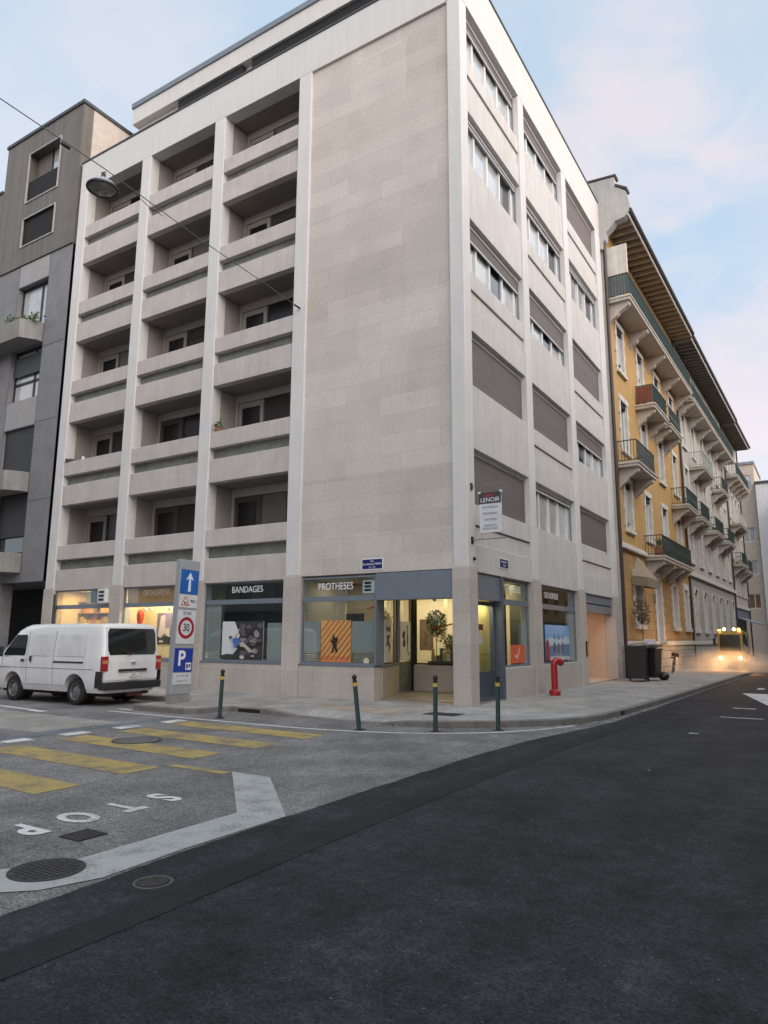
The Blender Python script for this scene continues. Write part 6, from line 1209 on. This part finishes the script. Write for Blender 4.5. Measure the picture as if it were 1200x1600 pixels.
# ================================================================ things behind the entrance window
for i_, (px, pz, rr, hh, n_, lab) in enumerate(((-3.05, 2.15, .34, .42, 900, 'bushy green plant high behind the left part of the shop entrance window'), (-2.55, 1.45, .28, .36, 600, 'reddish green plant low behind the shop entrance window'), (-2.15, 1.95, .20, .50, 500, 'tall thin plant at the right of the shop entrance window'))):
    t = thing('indoor_plant', lab, 'plant', (px, 4.1+.1*i_, .15)); MB().lathe([(.12, 0), (.16, .8), (.14, .8), (0, .74)], n=16).build('pot', mat('dark_pot', (.05, .05, .05)), t)
    mb = MB(); leaves(mb, (0, 0, pz-.15), (rr, .25, hh), n_, .085, rg, (0, 0, 1, 3) if i_ == 1 else (0, 0, 1)); leaves(mb, (.1, 0, pz-.45), (rr*.6, .2, hh*.7), n_//3, .07, rg, (0, 1, 2)); mb.tube([Vector((0, 0, .7)), Vector((-.03, .02, pz-.6)), Vector((.05, 0, pz))], .012, n=6); mb.build('foliage', M_LEAF, t)
for i_, (px, w_, z0_, z1_, cc) in enumerate(((-3.3, .10, .15, 3.3, (.60, .52, .38)), (-2.75, .32, 1.5, 2.5, (.30, .20, .10)), (-2.28, .10, .15, 3.3, (.62, .55, .42)), (-1.9, .40, 1.2, 2.6, (.42, .25, .10)), (-3.9, .5, 1.3, 2.3, (.22, .16, .11)), (-1.5, .3, 1.6, 2.2, (.10, .16, .16)))):
    P(MB().box(px-w_/2, px+w_/2, 5.2-.05*i_, 5.23-.05*i_, z0_, z1_), 'wall_panel', mat('wall_panel_%d' % i_, cc, rough=.7, var=.25, nscale=6))
P(MB().tube([Vector((-3.2, 3.9, 2.05)), Vector((-2.9, 3.9, 1.98)), Vector((-2.5, 3.9, 2.10)), Vector((-2.1, 3.9, 2.16))], .022, n=6), 'red_garland', mat('garland_red', (.40, .05, .02)))
for px in (-3.0, -2.3): P(MB().lathe([(.05, 0), (.07, -.02), (.06, -.12), (0, -.13)], c=(px, 3.9, 2.94), n=12), 'spot_lamp', M_WHITE)
t = thing('display_stand', 'cluttered display of small goods behind the shop entrance window', 'display', (-2.2, 3.8, .15)); mb = MB().box(-.9, .9, -.18, .2, .0, .86); mb.build('shelf', mat('dark_shelf', (.06, .05, .045)), t)
for i in range(17):
    x = -.85+i*.105; h = r5.uniform(.10, .46); MB().lathe([(.05, 0), (.06, h*.3), (.045, h*.7), (.06, h), (0, h)], n=10, c=(x, r5.uniform(-.08, .1), .86)).build('display_item', mat(['item_ochre', 'item_white', 'item_brown', 'item_teal'][i % 4], [(.5, .33, .1), (.6, .58, .5), (.16, .08, .05), (.05, .14, .15)][i % 4]), t)
t = thing('shop_mannequin', 'white leg mannequin above the orange red poster in the side window', 'mannequin', (-.60, 3.05, 1.5))
MB().lathe([(.05, 0), (.05, .10), (.04, .16), (.075, .40), (.065, .52), (.10, .75), (.12, .86), (0, .88)], n=16).build('leg_form', M_WHITE, t, smooth=True); MB().box(-.06, .06, -.05, .12, -.05, .0).build('shoe', M_BLACK, t); MB().cyl((0, 0, -1.35), (0, 0, -.05), .015).build('stand', M_ALU, t)
# ================================================================ blocks added out of frame across the streets, to shade facades and darken the glass
def block(label, loc, rz, L_, D, H, wallm, n, fl):
    B = thing('apartment_block', label, 'building', loc, rz); p = L_/n; hs = []
    for j in range(fl):
        z0 = 4.2+j*(H-5)/fl
        for i in range(n): hs.append((p*(i+.5)-.6, p*(i+.5)+.6, z0, z0+(H-5)/fl*.58))
    w = MB(); wall_holes(w, lambda u, z, d: (u, -d, z), 0, L_, 0, H, hs, .2, 0, 0); w.box(0, L_, .22, D, 0, H-.01); w.build('wall', wallm, B)
    for h in hs: MB().box(h[0], h[1], .12, .15, h[2], h[3]).build('window', M_OLDG, B)
    MB().box(-.3, L_+.3, -.5, D+.3, H, H+.3).build('cornice', M_TRIM, B); MB().box(.3, L_-.3, -.06, .0, .3, 3.4).build('shopfront', M_DSHUT, B)
block('added out-of-frame grey rendered block on the south side of the side street, reflected in the shop windows', (-2.5, -19.5, 0), R(180), 34, 12, 17.5, M_GREYW, 11, 5)
block('added out-of-frame cream block across the main road facing the long side wall', (16.5, 18, 0), R(-90), 44, 12, 17, M_GREYW, 14, 5)
block('added out-of-frame ochre block farther along the main road opposite the yellow house', (16.6, 66, 0), R(-90), 46, 12, 18, M_OCHW, 14, 5)
